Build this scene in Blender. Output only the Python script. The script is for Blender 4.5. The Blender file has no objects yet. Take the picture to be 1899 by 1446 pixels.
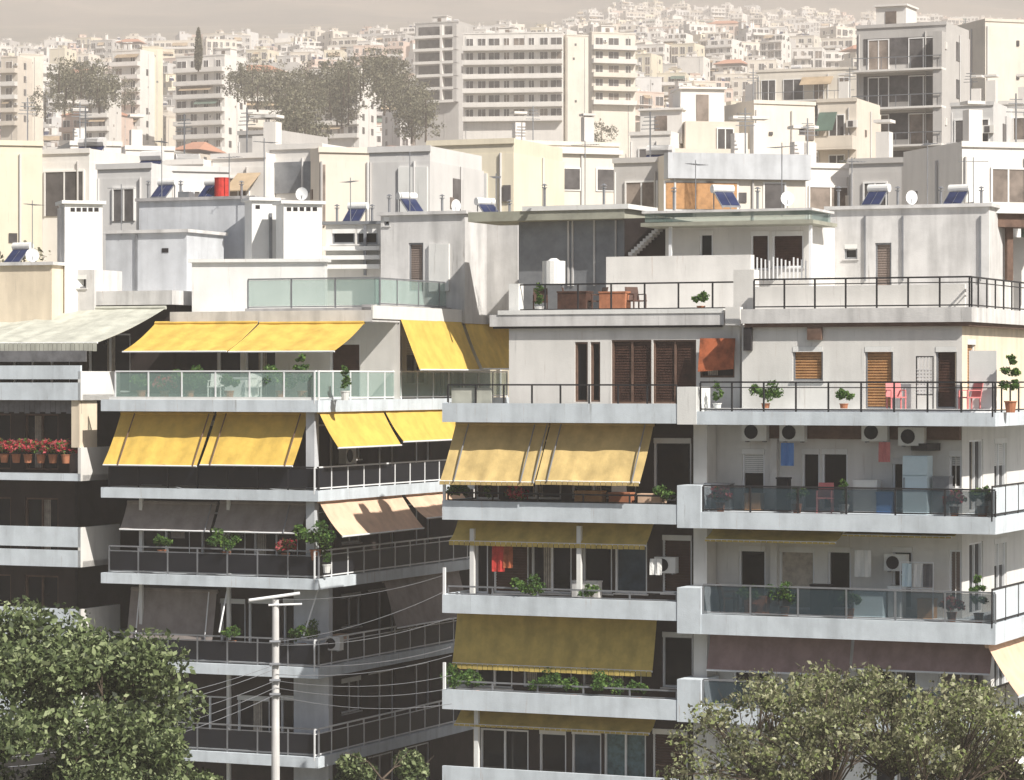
import bpy, math, random
import numpy as np
R = math.radians
S = bpy.context.scene
COL = S.collection
# ------------------------------------------------------------------ camera, sky, sun, exposure
CZ = 20.0; FPX = 5600.0; CX = 949.5; YH = 700.0
cd = bpy.data.cameras.new('camera'); cam = bpy.data.objects.new('camera', cd); COL.objects.link(cam)
cam.location = (0, 0, CZ); cam.rotation_euler = (R(90), 0, 0)
cd.sensor_width = 36; cd.lens = 36*FPX/1899; cd.shift_y = -23/1899
cd.clip_start = 1; cd.clip_end = 9000
S.camera = cam
S.render.resolution_x = 1024; S.render.resolution_y = 780
SUN_EL = 43.0; SUN_A = 49.0          # degrees; sun azimuth turned from +X towards the camera
sx, sy, sz = math.cos(R(SUN_A))*math.cos(R(SUN_EL)), -math.sin(R(SUN_A))*math.cos(R(SUN_EL)), math.sin(R(SUN_EL))
W = bpy.data.worlds.new('World'); S.world = W; W.use_nodes = True
nt = W.node_tree; nt.nodes.clear()
sky = nt.nodes.new('ShaderNodeTexSky'); sky.sky_type = 'NISHITA'; sky.sun_disc = False
sky.sun_elevation = R(SUN_EL); sky.sun_rotation = math.atan2(sx, sy)
sky.dust_density = 2.0; sky.air_density = 1.0
bg = nt.nodes.new('ShaderNodeBackground'); bg.inputs[1].default_value = 0.055
wo = nt.nodes.new('ShaderNodeOutputWorld')
nt.links.new(sky.outputs[0], bg.inputs[0]); nt.links.new(bg.outputs[0], wo.inputs[0])
sd = bpy.data.lights.new('sun', 'SUN'); sd.energy = 5.0; sd.angle = R(0.5); sd.color = (1, .95, .87)
so = bpy.data.objects.new('sun', sd); COL.objects.link(so)
so.rotation_euler = (math.pi/2-R(SUN_EL), 0, math.atan2(sx, -sy))
S.view_settings.view_transform = 'Standard'; S.view_settings.look = 'None'
S.view_settings.exposure = 0.58; S.view_settings.gamma = 1
S.cycles.volume_bounces = 3
S.cycles.max_bounces = 8
HAZE = 0.00043

# ------------------------------------------------------------------ materials
M = {}
def new(name):
    m = bpy.data.materials.new(name); m.use_nodes = True; M[name] = m
    n = m.node_tree; n.nodes.clear()
    return m, n.nodes, n.links
def mat(name, col, rough=.8, var=.15, scale=1.2, streak=.0, bump=.25, metal=0, obj_var=0, col2=None, trans=0, fine=30, rust=0):
    m, N, L = new(name)
    out = N.new('ShaderNodeOutputMaterial'); b = N.new('ShaderNodeBsdfPrincipled')
    b.inputs['Roughness'].default_value = rough; b.inputs['Metallic'].default_value = metal
    b.inputs['Specular IOR Level'].default_value = .3
    tc = N.new('ShaderNodeTexCoord')
    nz = N.new('ShaderNodeTexNoise'); nz.inputs['Scale'].default_value = scale; nz.inputs['Detail'].default_value = 6
    nz.inputs['Roughness'].default_value = .65
    L.new(tc.outputs['Object'], nz.inputs['Vector'])
    mix = N.new('ShaderNodeMix'); mix.data_type = 'RGBA'
    c2 = col2 or tuple(c*(1-var*2.2) for c in col)
    mix.inputs[6].default_value = (*c2, 1); mix.inputs[7].default_value = (*col, 1)
    mr = N.new('ShaderNodeMapRange'); mr.inputs[1].default_value = .3; mr.inputs[2].default_value = .6
    L.new(nz.outputs[0], mr.inputs[0]); L.new(mr.outputs[0], mix.inputs[0])
    cur = mix.outputs[2]
    if streak:
        mp = N.new('ShaderNodeMapping'); mp.inputs['Scale'].default_value = (1.7, 1.7, .22)
        n2 = N.new('ShaderNodeTexNoise'); n2.inputs['Scale'].default_value = 1.3; n2.inputs['Detail'].default_value = 5
        L.new(tc.outputs['Object'], mp.inputs[0]); L.new(mp.outputs[0], n2.inputs['Vector'])
        r2 = N.new('ShaderNodeMapRange'); r2.inputs[1].default_value = .42; r2.inputs[2].default_value = .72
        r2.inputs[3].default_value = 1; r2.inputs[4].default_value = 1-streak
        L.new(n2.outputs[0], r2.inputs[0])
        mm = N.new('ShaderNodeMix'); mm.data_type = 'RGBA'; mm.blend_type = 'MULTIPLY'; mm.inputs[0].default_value = 1
        L.new(cur, mm.inputs[6]); L.new(r2.outputs[0], mm.inputs[7]); cur = mm.outputs[2]
    if rust:
        mp = N.new('ShaderNodeMapping'); mp.inputs['Scale'].default_value = (4.5, 4.5, .30); mp.inputs['Location'].default_value = (3.1, 7.7, 1.3)
        n2 = N.new('ShaderNodeTexNoise'); n2.inputs['Scale'].default_value = 1.6; n2.inputs['Detail'].default_value = 7; n2.inputs['Roughness'].default_value = .7
        L.new(tc.outputs['Object'], mp.inputs[0]); L.new(mp.outputs[0], n2.inputs['Vector'])
        r2 = N.new('ShaderNodeMapRange'); r2.inputs[1].default_value = .60; r2.inputs[2].default_value = .74; r2.inputs[4].default_value = rust
        L.new(n2.outputs[0], r2.inputs[0])
        n4 = N.new('ShaderNodeTexNoise'); n4.inputs['Scale'].default_value = .5; L.new(tc.outputs['Object'], n4.inputs['Vector'])
        cr = N.new('ShaderNodeMix'); cr.data_type = 'RGBA'; cr.inputs[6].default_value = (.16, .15, .14, 1); cr.inputs[7].default_value = (.34, .20, .11, 1)
        r5 = N.new('ShaderNodeMapRange'); r5.inputs[1].default_value = .45; r5.inputs[2].default_value = .6; L.new(n4.outputs[0], r5.inputs[0]); L.new(r5.outputs[0], cr.inputs[0])
        mm = N.new('ShaderNodeMix'); mm.data_type = 'RGBA'; L.new(r2.outputs[0], mm.inputs[0]); L.new(cur, mm.inputs[6]); L.new(cr.outputs[2], mm.inputs[7]); cur = mm.outputs[2]
    if obj_var:
        oi = N.new('ShaderNodeObjectInfo')
        r3 = N.new('ShaderNodeMapRange'); r3.inputs[3].default_value = 1-obj_var; r3.inputs[4].default_value = 1
        L.new(oi.outputs['Random'], r3.inputs[0])
        mm = N.new('ShaderNodeMix'); mm.data_type = 'RGBA'; mm.blend_type = 'MULTIPLY'; mm.inputs[0].default_value = 1
        L.new(cur, mm.inputs[6]); L.new(r3.outputs[0], mm.inputs[7]); cur = mm.outputs[2]
    L.new(cur, b.inputs['Base Color'])
    if bump:
        n3 = N.new('ShaderNodeTexNoise'); n3.inputs['Scale'].default_value = fine; n3.inputs['Detail'].default_value = 4
        L.new(tc.outputs['Object'], n3.inputs['Vector'])
        bp = N.new('ShaderNodeBump'); bp.inputs['Strength'].default_value = bump; bp.inputs['Distance'].default_value = .02
        L.new(n3.outputs[0], bp.inputs['Height']); L.new(bp.outputs[0], b.inputs['Normal'])
    sh = b.outputs[0]
    if trans:
        t = N.new('ShaderNodeBsdfTranslucent'); L.new(cur, t.inputs[0])
        ms = N.new('ShaderNodeMixShader'); ms.inputs[0].default_value = trans
        L.new(sh, ms.inputs[1]); L.new(t.outputs[0], ms.inputs[2]); sh = ms.outputs[0]
    L.new(sh, out.inputs[0])
    return m
def glassmat(name, tint, op, rough=.03):
    m, N, L = new(name)
    out = N.new('ShaderNodeOutputMaterial'); b = N.new('ShaderNodeBsdfPrincipled'); t = N.new('ShaderNodeBsdfTransparent')
    b.inputs['Base Color'].default_value = (*tint, 1); b.inputs['Roughness'].default_value = rough
    b.inputs['Specular IOR Level'].default_value = .6
    t.inputs[0].default_value = tuple(.75+.25*c for c in tint)+(1,)
    ms = N.new('ShaderNodeMixShader'); ms.inputs[0].default_value = op
    L.new(t.outputs[0], ms.inputs[1]); L.new(b.outputs[0], ms.inputs[2]); L.new(ms.outputs[0], out.inputs[0])
def leafmat(name, cols, trans=.35):
    m, N, L = new(name)
    out = N.new('ShaderNodeOutputMaterial'); d = N.new('ShaderNodeBsdfPrincipled'); d.inputs['Roughness'].default_value = .6
    d.inputs['Specular IOR Level'].default_value = .3
    g = N.new('ShaderNodeNewGeometry'); r = N.new('ShaderNodeValToRGB')
    r.color_ramp.interpolation = 'LINEAR'
    els = r.color_ramp.elements
    while len(els) < len(cols): els.new(.5)
    for i, c in enumerate(cols):
        els[i].position = i/(len(cols)-1); els[i].color = (*c, 1)
    L.new(g.outputs['Random Per Island'], r.inputs[0]); L.new(r.outputs[0], d.inputs['Base Color'])
    t = N.new('ShaderNodeBsdfTranslucent'); L.new(r.outputs[0], t.inputs[0])
    ms = N.new('ShaderNodeMixShader'); ms.inputs[0].default_value = trans
    L.new(d.outputs[0], ms.inputs[1]); L.new(t.outputs[0], ms.inputs[2]); L.new(ms.outputs[0], out.inputs[0])

mat('white_wall', (.70, .685, .655), streak=.12, var=.05, scale=.8, rust=0.50)
mat('white_paint', (.74, .74, .72), rough=.5, var=.04, streak=.1, rust=0.35)
mat('band_white', (.62, .68, .73), streak=.20, var=.07, scale=1.5, rust=0.60)
mat('grey_concrete', (.42, .41, .41), streak=.35, var=.12, scale=1.5, rust=0.60)
mat('pale_concrete', (.66, .65, .64), streak=.3, var=.08, scale=1.2, rust=0.60)
mat('blue_grey_wall', (.56, .58, .61), streak=.2, var=.07, rust=0.40)
mat('beige_wall', (.66, .56, .45), streak=.25, var=.07, rust=0.40)
mat('cream_wall', (.74, .64, .50), streak=.2, var=.05, rust=0.40)
mat('brown_shade_wall', (.040, .030, .028), streak=.3, var=.2)  # near-black brown: shade of the balcony recesses put into the wall colour
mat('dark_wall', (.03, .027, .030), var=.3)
mat('soffit_brown', (.16, .10, .075), var=.2, scale=3)
mat('wood_brown', (.085, .042, .030), rough=.55, var=.25, scale=4)
mat('wood_orange', (.50, .27, .12), rough=.6, var=.15, scale=4)
mat('rust_cloth', (.42, .12, .05), var=.3, scale=3)
mat('black_metal', (.025, .025, .028), rough=.4, var=.1, bump=0)
mat('grey_metal', (.30, .31, .33), rough=.4, metal=.5, bump=0)
mat('white_metal', (.78, .79, .80), rough=.35, var=.03, bump=0)
mat('dark_panel', (.012, .013, .018), rough=.6, var=.2, bump=0)
mat('pane_dark', (.012, .014, .018), rough=.06, var=.2, bump=0)
mat('pane_blue', (.05, .08, .11), rough=.08, var=.3, bump=0)
mat('curtain', (.45, .40, .34), var=.2, scale=5)
mat('curtain_teal', (.12, .20, .22), var=.3, scale=6)
mat('lit_white', (.80, .79, .77), var=.03)
mat('shutter_taupe', (.30, .24, .21), rough=.6, var=.1)
mat('yellow_faded', (.66, .49, .21), rough=.85, var=.12, scale=1.4, trans=.08, bump=.5, fine=5, streak=.22)
mat('yellow_fabric', (.72, .49, .11), rough=.85, var=.09, scale=2.2, trans=.08, bump=.5, fine=5, streak=.16)
mat('olive_fabric', (.66, .50, .15), rough=.85, var=.12, scale=2, trans=.08, bump=.5, fine=5, streak=.25)
mat('beige_fabric', (.78, .55, .40), rough=.85, var=.08, scale=2, trans=.08, bump=.5, fine=5, streak=.15)
mat('taupe_fabric', (.33, .29, .27), rough=.85, var=.12, scale=2, trans=.1, bump=.5, fine=5, streak=.2)
mat('mauve_fabric', (.40, .28, .27), rough=.85, var=.12, scale=2, trans=.12, bump=.5, fine=5, streak=.25)
mat('cream_fabric', (.58, .585, .51), rough=.85, var=.08, scale=2, trans=.12, bump=.5, fine=5, streak=.25)
mat('grey_fabric', (.20, .20, .21), rough=.9, var=.2, scale=2, trans=.1)
mat('red_cloth', (.55, .05, .04), var=.2, scale=5)
mat('pink_plastic', (.60, .20, .20), rough=.5, var=.1)
mat('terracotta', (.42, .17, .09), var=.15, scale=4)
mat('blue_plastic', (.10, .25, .60), rough=.4, var=.1)
mat('appliance', (.62, .76, .82), rough=.35, var=.05, bump=0)
mat('solar_panel', (.03, .04, .10), rough=.15, var=.2, bump=0)
mat('bark', (.10, .075, .055), var=.3, scale=6)
mat('olive_canopy', (.34, .34, .28), var=.15)
glassmat('glass_green', (.40, .54, .50), .30)
glassmat('glass_grey', (.05, .08, .10), .42)
glassmat('glass_smoke', (.05, .06, .07), .45)
glassmat('glass_pale', (.42, .39, .42), .30)
leafmat('leaf_green', [(.02, .03, .014), (.08, .11, .045), (.17, .22, .09), (.38, .43, .24)])
leafmat('leaf_olive', [(.045, .045, .025), (.13, .14, .07), (.28, .27, .16), (.20, .26, .07), (.50, .49, .34)])
leafmat('leaf_pot', [(.02, .05, .01), (.06, .14, .03), (.16, .26, .05)])
leafmat('petal_red', [(.25, .01, .02), (.6, .05, .08), (.5, .2, .2)])
leafmat('leaf_far', [(.07, .07, .045), (.16, .155, .10), (.28, .26, .18)], .2)
# city blocks
CITY = {'white': (.83, .80, .76), 'cream': (.81, .75, .66), 'beige': (.74, .67, .58), 'pinkish': (.72, .57, .49),
        'grey': (.55, .53, .51), 'pale grey': (.68, .67, .66), 'yellowish': (.80, .73, .58), 'terracotta': (.52, .27, .18)}
for k, c in CITY.items(): mat('city_'+k, c, obj_var=.10, var=.06, scale=.25, streak=.07, bump=0, rust=.3)
mat('city_roof', (.50, .46, .42), obj_var=.25, var=.15, scale=.3, bump=0)
mat('city_window', (.15, .14, .14), rough=.3, obj_var=.3, var=.3, scale=.7, bump=0)
mat('city_shutter', (.34, .28, .24), rough=.7, obj_var=.4, var=.3, scale=.7, bump=0)
mat('city_awning', (.52, .40, .27), obj_var=.3, var=.2, scale=.4, bump=0)
mat('city_green_awning', (.15, .22, .18), obj_var=.3, var=.2, scale=.4, bump=0)
mat('hill_scrub', (.085, .085, .065), col2=(.20, .17, .13), var=.2, scale=.02, bump=0)
mat('mountain_scrub', (.04, .045, .04), col2=(.22, .18, .14), var=.2, scale=.004, bump=0)

# ------------------------------------------------------------------ helpers
class Fr:
    """A vertical building front: origin, u along it, v out of it, z up."""
    def __init__(s, ox, oy, yaw):
        a = R(yaw); s.ox, s.oy, s.yaw = ox, oy, yaw
        s.ux, s.uy = math.cos(a), -math.sin(a); s.nx, s.ny = -math.sin(a), -math.cos(a)
    def P(s, u, v, z): return (s.ox+u*s.ux+v*s.nx, s.oy+u*s.uy+v*s.ny, z)
    def U(s, px, v=0):
        k = (px-CX)/FPX
        return (k*(s.oy+v*s.ny)-(s.ox+v*s.nx))/(s.ux-k*s.uy)
    def Z(s, px, py, v=0):
        return CZ+(YH-py)/FPX*(s.oy+v*s.ny+s.U(px, v)*s.uy)
def FrPx(px, d, yaw): return Fr((px-CX)/FPX*d, d, yaw)
def W3(px, py, d): return ((px-CX)/FPX*d, d, CZ+(YH-py)/FPX*d)
LF = Fr(0, 0, 0)
class MB:
    def __init__(s, m='white_wall'): s.v = []; s.f = []; s.fm = []; s.m = m
    def face(s, pts, m=None):
        i = len(s.v); s.v += pts; s.f.append(tuple(range(i, i+len(pts)))); s.fm.append(m or s.m)
    def hexa(s, c, m=None):      # 8 corners: bottom 4 ccw, top 4 ccw
        i = len(s.v); s.v += c
        for q in ((0, 3, 2, 1), (4, 5, 6, 7), (0, 1, 5, 4), (1, 2, 6, 5), (2, 3, 7, 6), (3, 0, 4, 7)):
            s.f.append(tuple(i+k for k in q)); s.fm.append(m or s.m)
        return s
    def box(s, fr, u0, u1, v0, v1, z0, z1, m=None):
        if u1 < u0: u0, u1 = u1, u0
        if v1 < v0: v0, v1 = v1, v0
        if z1 < z0: z0, z1 = z1, z0
        P = fr.P
        s.hexa([P(u0, v1, z0), P(u1, v1, z0), P(u1, v0, z0), P(u0, v0, z0), P(u0, v1, z1), P(u1, v1, z1), P(u1, v0, z1), P(u0, v0, z1)], m)
        return s
    def prism(s, poly, z0, z1, m=None):
        n = len(poly); i = len(s.v)
        s.v += [(x, y, z0) for x, y in poly]+[(x, y, z1) for x, y in poly]
        s.f.append(tuple(i+k for k in reversed(range(n)))); s.f.append(tuple(i+n+k for k in range(n)))
        for k in range(n): s.f.append((i+k, i+(k+1) % n, i+n+(k+1) % n, i+n+k))
        s.fm += [m or s.m]*(n+2)
        return s
    def tube(s, p0, p1, r, n=6, r1=None, m=None):
        p0 = np.array(p0, float); p1 = np.array(p1, float); d = p1-p0; L = np.linalg.norm(d)
        if L < 1e-6: return s
        d /= L; a = np.cross(d, (0, 0, 1) if abs(d[2]) < .9 else (1, 0, 0)); a /= np.linalg.norm(a); b = np.cross(d, a)
        r1 = r if r1 is None else r1; i = len(s.v)
        for p, q in ((p0, r), (p1, r1)):
            for k in range(n):
                t = 2*math.pi*k/n; s.v.append(tuple(p+q*(math.cos(t)*a+math.sin(t)*b)))
        for k in range(n): s.f.append((i+k, i+(k+1) % n, i+n+(k+1) % n, i+n+k)); s.fm.append(m or s.m)
        s.f.append(tuple(i+k for k in reversed(range(n)))); s.f.append(tuple(i+n+k for k in range(n))); s.fm += [m or s.m]*2
        return s
    def sheet(s, g, th, m=None):      # g: rows of points; closed slab of thickness th (down)
        nr, nc = len(g), len(g[0]); i = len(s.v)
        for r in g: s.v += [tuple(p) for p in r]
        for r in g: s.v += [(p[0], p[1], p[2]-th) for p in r]
        o = nr*nc; F = []
        for a in range(nr-1):
            for b in range(nc-1):
                q = (a*nc+b, a*nc+b+1, (a+1)*nc+b+1, (a+1)*nc+b)
                F.append(q); F.append(tuple(o+k for k in reversed(q)))
        ring = [b for b in range(nc)]+[a*nc+nc-1 for a in range(1, nr)]+[(nr-1)*nc+b for b in range(nc-2, -1, -1)]+[a*nc for a in range(nr-2, 0, -1)]
        for k in range(len(ring)):
            a, b = ring[k], ring[(k+1) % len(ring)]; F.append((a, a+o, b+o, b))
        s.f += [tuple(i+k for k in q) for q in F]; s.fm += [m or s.m]*len(F)
        return s
    def build(s, name, parent=None, base=None, smooth=False):
        if not s.f: return None
        if parent is not None: b = np.array(parent['_b']) if '_b' in parent else np.zeros(3)
        elif base is not None: b = np.array(base)
        else:
            a = np.array(s.v); b = np.array([(a[:, 0].min()+a[:, 0].max())/2, (a[:, 1].min()+a[:, 1].max())/2, a[:, 2].min()])
        me = bpy.data.meshes.new(name)
        me.from_pydata((np.array(s.v)-b).tolist(), [], s.f)
        names = sorted(set(s.fm))
        for n in names: me.materials.append(M[n])
        if len(names) > 1: me.polygons.foreach_set('material_index', [names.index(n) for n in s.fm])
        if smooth: me.polygons.foreach_set('use_smooth', [True]*len(me.polygons))
        me.update()
        o = bpy.data.objects.new(name, me); COL.objects.link(o); o['_b'] = [float(q) for q in b]
        if parent is not None: o.parent = parent
        else: o.location = b
        return o
def tag(o, label, cat=None, group=None):
    o['label'] = label
    if cat: o['category'] = cat
    if group: o['group'] = group
    return o
def thing(name, base, label, cat, group=None):
    o = bpy.data.objects.new(name, None); COL.objects.link(o); o.location = base; o['_b'] = [float(q) for q in base]
    o.empty_display_size = .3
    return tag(o, label, cat, group)
def structure(o): o['kind'] = 'structure'; return o
KIDS = {}
def copy_tree(o, parent=None):
    c = o.copy(); COL.objects.link(c)
    if parent is not None: c.parent = parent
    if o.name not in KIDS: KIDS[o.name] = [k for k in o.children]
    for ch in KIDS[o.name]: copy_tree(ch, c)
    return c
def place(proto, used, loc, rz, label, group=None, scale=1):
    """First use moves the prototype itself, later uses copy it with its parts."""
    o = proto if not used[0] else copy_tree(used[1])
    if not used[0]: used[0] = True; used[1] = proto
    o.location = loc; o.rotation_euler = (0, 0, rz); o.scale = (scale,)*3 if not isinstance(scale, tuple) else scale
    o['label'] = label
    if group: o['group'] = group
    return o

# ---- building pieces
def window(fr, v, u0, u1, z0, z1, kind, parent, frame='white_metal', name='window'):
    """set into an opening whose reveal is .14 deep"""
    w = u1-u0; b = MB(frame); t = .06
    b.box(fr, u0, u0+t, v-.14, v-.05, z0, z1); b.box(fr, u1-t, u1, v-.14, v-.05, z0, z1)
    b.box(fr, u0+t, u1-t, v-.14, v-.05, z1-t, z1); b.box(fr, u0+t, u1-t, v-.14, v-.05, z0, z0+t)
    n = max(1, int(round(w/.85)))
    if kind != 'shutter':
        for k in range(1, n):
            x = u0+w*k/n; b.box(fr, x-.03, x+.03, v-.13, v-.06, z0+t, z1-t)
    o = b.build(name, parent)
    MB({'dark': 'pane_dark', 'blue': 'pane_blue', 'brown': 'wood_brown', 'half': 'pane_dark', 'shutter': 'wood_orange', 'taupe': 'shutter_taupe', 'curtain': 'curtain', 'teal': 'curtain_teal', 'lit': 'lit_white'}[kind]).box(
        fr, u0+.01, u1-.01, v-.20, v-.142, z0+.01, z1-.01).build('shutter' if kind in ('brown', 'shutter', 'taupe') else 'pane', o)
    if kind in ('shutter', 'taupe', 'brown'):
        s = MB({'shutter': 'wood_orange', 'taupe': 'shutter_taupe', 'brown': 'wood_brown'}[kind]); z = z0+.08
        while z < z1-.1:
            s.box(fr, u0+t, u1-t, v-.141, v-.10, z, z+.045); z += .085
        s.build('slats', o)
    if kind == 'half':
        s = MB('white_paint'); z = z0+(z1-z0)*.6
        while z < z1-.1:
            s.box(fr, u0+t, u1-t, v-.141, v-.10, z, z+.05); z += .06
        s.build('roller_blind', o)
    if frame in ('white_metal', 'grey_metal') and kind != 'taupe' and w < 1.6:
        MB('white_paint').box(fr, u0+.005, u1-.005, v-.045, v+.015, z1-.17, z1-.004).build('roller_box', o)
        MB('pale_concrete').box(fr, u0-.05, u1+.05, v+.001, v+.05, z0-.05, z0-.002).build('sill', o)
    if kind == 'dark' and w > 1.1:      # a drawn curtain behind part of the glass
        rr = random.Random(int(u0*977+z0*131)); x = u0+t+rr.random()*w*.5
        if rr.random() < .7:
            s = MB('curtain'); 
            for k in range(5): s.box(fr, x+k*.07, x+k*.07+.05, v-.141, v-.125+.004*(k % 2), z0+t+.01, z1-t-.01)
            s.build('curtain', o)
    return o
def wall(fr, v, u0, u1, z0, z1, ops, m, parent, frame='white_metal', name='wall'):
    ops = [(max(a, u0+.02), min(b, u1-.02), max(c, z0+.02), min(d, z1-.02), k) for a, b, c, d, k in ops if min(b, u1-.02)-max(a, u0+.02) > .1 and min(d, z1-.02)-max(c, z0+.02) > .1]
    us = sorted({u0, u1, *[o[0] for o in ops], *[o[1] for o in ops]}); zs = sorted({z0, z1, *[o[2] for o in ops], *[o[3] for o in ops]})
    b = MB(m); P = fr.P
    for i in range(len(us)-1):
        for j in range(len(zs)-1):
            cu, cz = (us[i]+us[i+1])/2, (zs[j]+zs[j+1])/2
            if any(o[0] < cu < o[1] and o[2] < cz < o[3] for o in ops): continue
            b.face([P(us[i], v, zs[j]), P(us[i+1], v, zs[j]), P(us[i+1], v, zs[j+1]), P(us[i], v, zs[j+1])])
    for a, c, e, g, k in ops:
        d = v-.2
        b.face([P(a, v, e), P(a, v, g), P(a, d, g), P(a, d, e)]); b.face([P(c, v, g), P(c, v, e), P(c, d, e), P(c, d, g)])
        b.face([P(a, v, g), P(c, v, g), P(c, d, g), P(a, d, g)]); b.face([P(c, v, e), P(a, v, e), P(a, d, e), P(c, d, e)])
    b.face([P(u0, v-.21, z0), P(u0, v-.21, z1), P(u1, v-.21, z1), P(u1, v-.21, z0)])
    o = b.build(name, parent)
    for a, c, e, g, k in ops: window(fr, v, a, c, e, g, k, parent, frame)
    return o
def ops_px(fr, v, L):
    r = []
    for a, b, t, bo, k in L:
        m = (a+b)/2; r.append((fr.U(a, v), fr.U(b, v), fr.Z(m, bo, v), fr.Z(m, t, v), k))
    return r
def railing(fr, u0, u1, v, z0, z1, parent, kind='bars', m='black_metal', step=1.05, name='railing', mid=False, th=.025):
    b = MB(m); n = max(1, int(round((u1-u0)/step)))
    b.box(fr, u0, u1, v-.05, v, z1-.05, z1)
    for k in range(n+1):
        x = u0+(u1-u0)*k/n; b.box(fr, x-th, x+th, v-.045, v-.005, z0-.12, z1-.051)
    b.box(fr, u0, u1, v-.04, v-.01, z0+.05, z0+.09)
    if mid: b.box(fr, u0, u1, v-.04, v-.01, z1-.20, z1-.17)
    o = b.build(name, parent)
    if kind in ('glass_green', 'glass_grey', 'glass_smoke', 'dark_panel', 'band_white'):
        for k in range(n):
            a = u0+(u1-u0)*k/n+th+.01; c = u0+(u1-u0)*(k+1)/n-th-.01
            MB(kind).box(fr, a, c, v-.03, v-.018, z0+.10, z1-(.21 if mid else .06)).build('glass_panel' if 'glass' in kind else 'infill_panel', o)
    if kind == 'pickets':
        p = MB(m); x = u0+.1
        while x < u1: p.box(fr, x-.008, x+.008, v-.035, v-.015, z0+.09, z1-.051); x += .12
        p.build('picket', o); 
    return o
def awning(fr, ua, ub, v0, zt, zb, ext, m, parent, arms=(), valance=0, roll=True, armm='grey_metal', lean=0, seed=0, power=1.0):
    rr = random.Random(int(ua*91+zt*57)+seed); g = []; nr, nc = 11, 41
    ph = rr.random()*6
    for a in range(nr):
        t = a/(nr-1); row = []
        for b in range(nc):
            q = b/(nc-1); sag = .06*math.sin(math.pi*t)+.035*math.sin(q*9+ph)*math.sin(math.pi*t)+.022*math.sin(q*31+ph+t*2)*(.3+t)*.8+.02*abs(math.sin(q*math.pi*3))
            row.append(fr.P(ua+(ub-ua)*q+lean*t, v0+ext*(t**power)+.018*math.sin(q*14+ph)*t, zt+(zb-zt)*t-sag))
        g.append(row)
    o = MB(m).sheet(g, .012).build('awning', parent, smooth=False)
    bar = MB('white_metal'); bar.tube(fr.P(ua+lean, v0+ext+.02, zb-.03), fr.P(ub+lean, v0+ext+.02, zb-.03), .03, 8); bar.build('front_bar', o)
    if roll: MB(m).tube(fr.P(ua, v0-.04, zt+.03), fr.P(ub, v0-.04, zt+.03), .07, 8).build('roller', o)
    if valance:
        vb = MB(m); n = max(4, int((ub-ua)/.18)); 
        for k in range(n):
            a = ua+(ub-ua)*k/n+lean; c = ua+(ub-ua)*(k+1)/n-.02+lean; h = valance*(.9+.1*rr.random())
            vb.box(fr, a, c, v0+ext+.045, v0+ext+.053, zb-.04-h, zb-.02)
        vb.build('valance', o)
    for px in arms:
        MB(armm).tube(fr.P(px, v0+.10, zt+.02), fr.P(px+lean*.9, v0+ext+.08, zb-.03), .024, 6).build('arm', o)
    return o
def awn_px(fr, a, b, v0, yt, yb, ext, m, parent, **k):
    c = (a+b)/2
    return awning(fr, fr.U(a, v0), fr.U(b, v0), v0, fr.Z(c, yt, v0), fr.Z(c, yb, v0+ext), ext, m, parent, **k)

# ------------------------------------------------------------------ terrain
TP = [(-60, 0), (100, 0), (115, 2), (170, 9), (240, 16), (300, 20), (450, 30), (600, 46), (700, 60), (850, 82), (1000, 104), (1500, 165), (2000, 232), (2500, 302), (2800, 348)]
def T(x, y):
    z = float(np.interp(y, [p[0] for p in TP], [p[1] for p in TP]))
    if y > 500:
        f = min(1, (y-500)/600); z += f*(7*math.sin(x/150+1.2)+6*math.sin(y/170+x/240))
    return z
def grid(name, xs_fn, ys, zf, m):
    v = []; f = []; n = 60
    for y in ys:
        w = xs_fn(y)
        for k in range(n+1):
            x = -w+2*w*k/n; v.append((x, y, zf(x, y)))
    for a in range(len(ys)-1):
        for b in range(n): i = a*(n+1)+b; f.append((i, i+1, i+n+2, i+n+1))
    me = bpy.data.meshes.new(name); me.from_pydata(v, [], f); me.materials.append(M[m]); me.polygons.foreach_set('use_smooth', [True]*len(f))
    o = bpy.data.objects.new(name, me); COL.objects.link(o); o['_b'] = [0.0, 0.0, 0.0]; return structure(o)
ys = list(range(-60, 300, 20))+list(range(300, 2800, 50))+[2800]
grid('ground', lambda y: 120+.45*max(y, 0), ys, T, 'hill_scrub')
def MT(x, y):
    t = (y-2800)/750
    z = T(x, 2800)+170*t
    if t > 0: z += min(1, t*3)*(10*math.sin(x/170+y/260)+9*math.sin(x/71-y/130+2)+6*math.sin(x/37+y/51))
    return z
grid('mountain', lambda y: 1400, list(range(2800, 3551, 25)), MT, 'mountain_scrub')

# ------------------------------------------------------------------ building A: corner block with yellow awnings
A = FrPx(590, 101, 24); AR = Fr(A.ox, A.oy, -66); AL = A.U(187)
bA = thing('apartment_building', A.P(AL/2, -8, 0), 'corner apartment block with yellow awnings on its two upper storeys and a sunlit right flank', 'apartment building')
def zA(py, v=0, px=590): return A.Z(px, py, v)
tops = [zA(742), zA(910), zA(1074), zA(1239), zA(1405)]
tops += [tops[-1]-2.98, tops[-1]-5.96]
roofz = A.Z(640, 575, -4)
def rect(fr, u0, u1, v0, v1): return [fr.P(u0, v1, 0)[:2], fr.P(u1, v1, 0)[:2], fr.P(u1, v0, 0)[:2], fr.P(u0, v0, 0)[:2]]
slabsA = []
for i, z in enumerate(tops):
    h = .40 if i == 0 else .36
    slabsA.append(MB('band_white').prism(rect(A, AL, 0, -16, 0), z-h, z).build('floor_slab', bA))
MB('pale_concrete').prism(rect(A, AL+.4, 0, -16, -4), roofz-.40, roofz).build('roof', bA)
MB('white_paint').box(AR, 4.0, 16.5, -.02, .05, roofz-.30, roofz+.16).build('fascia', bA)
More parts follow.
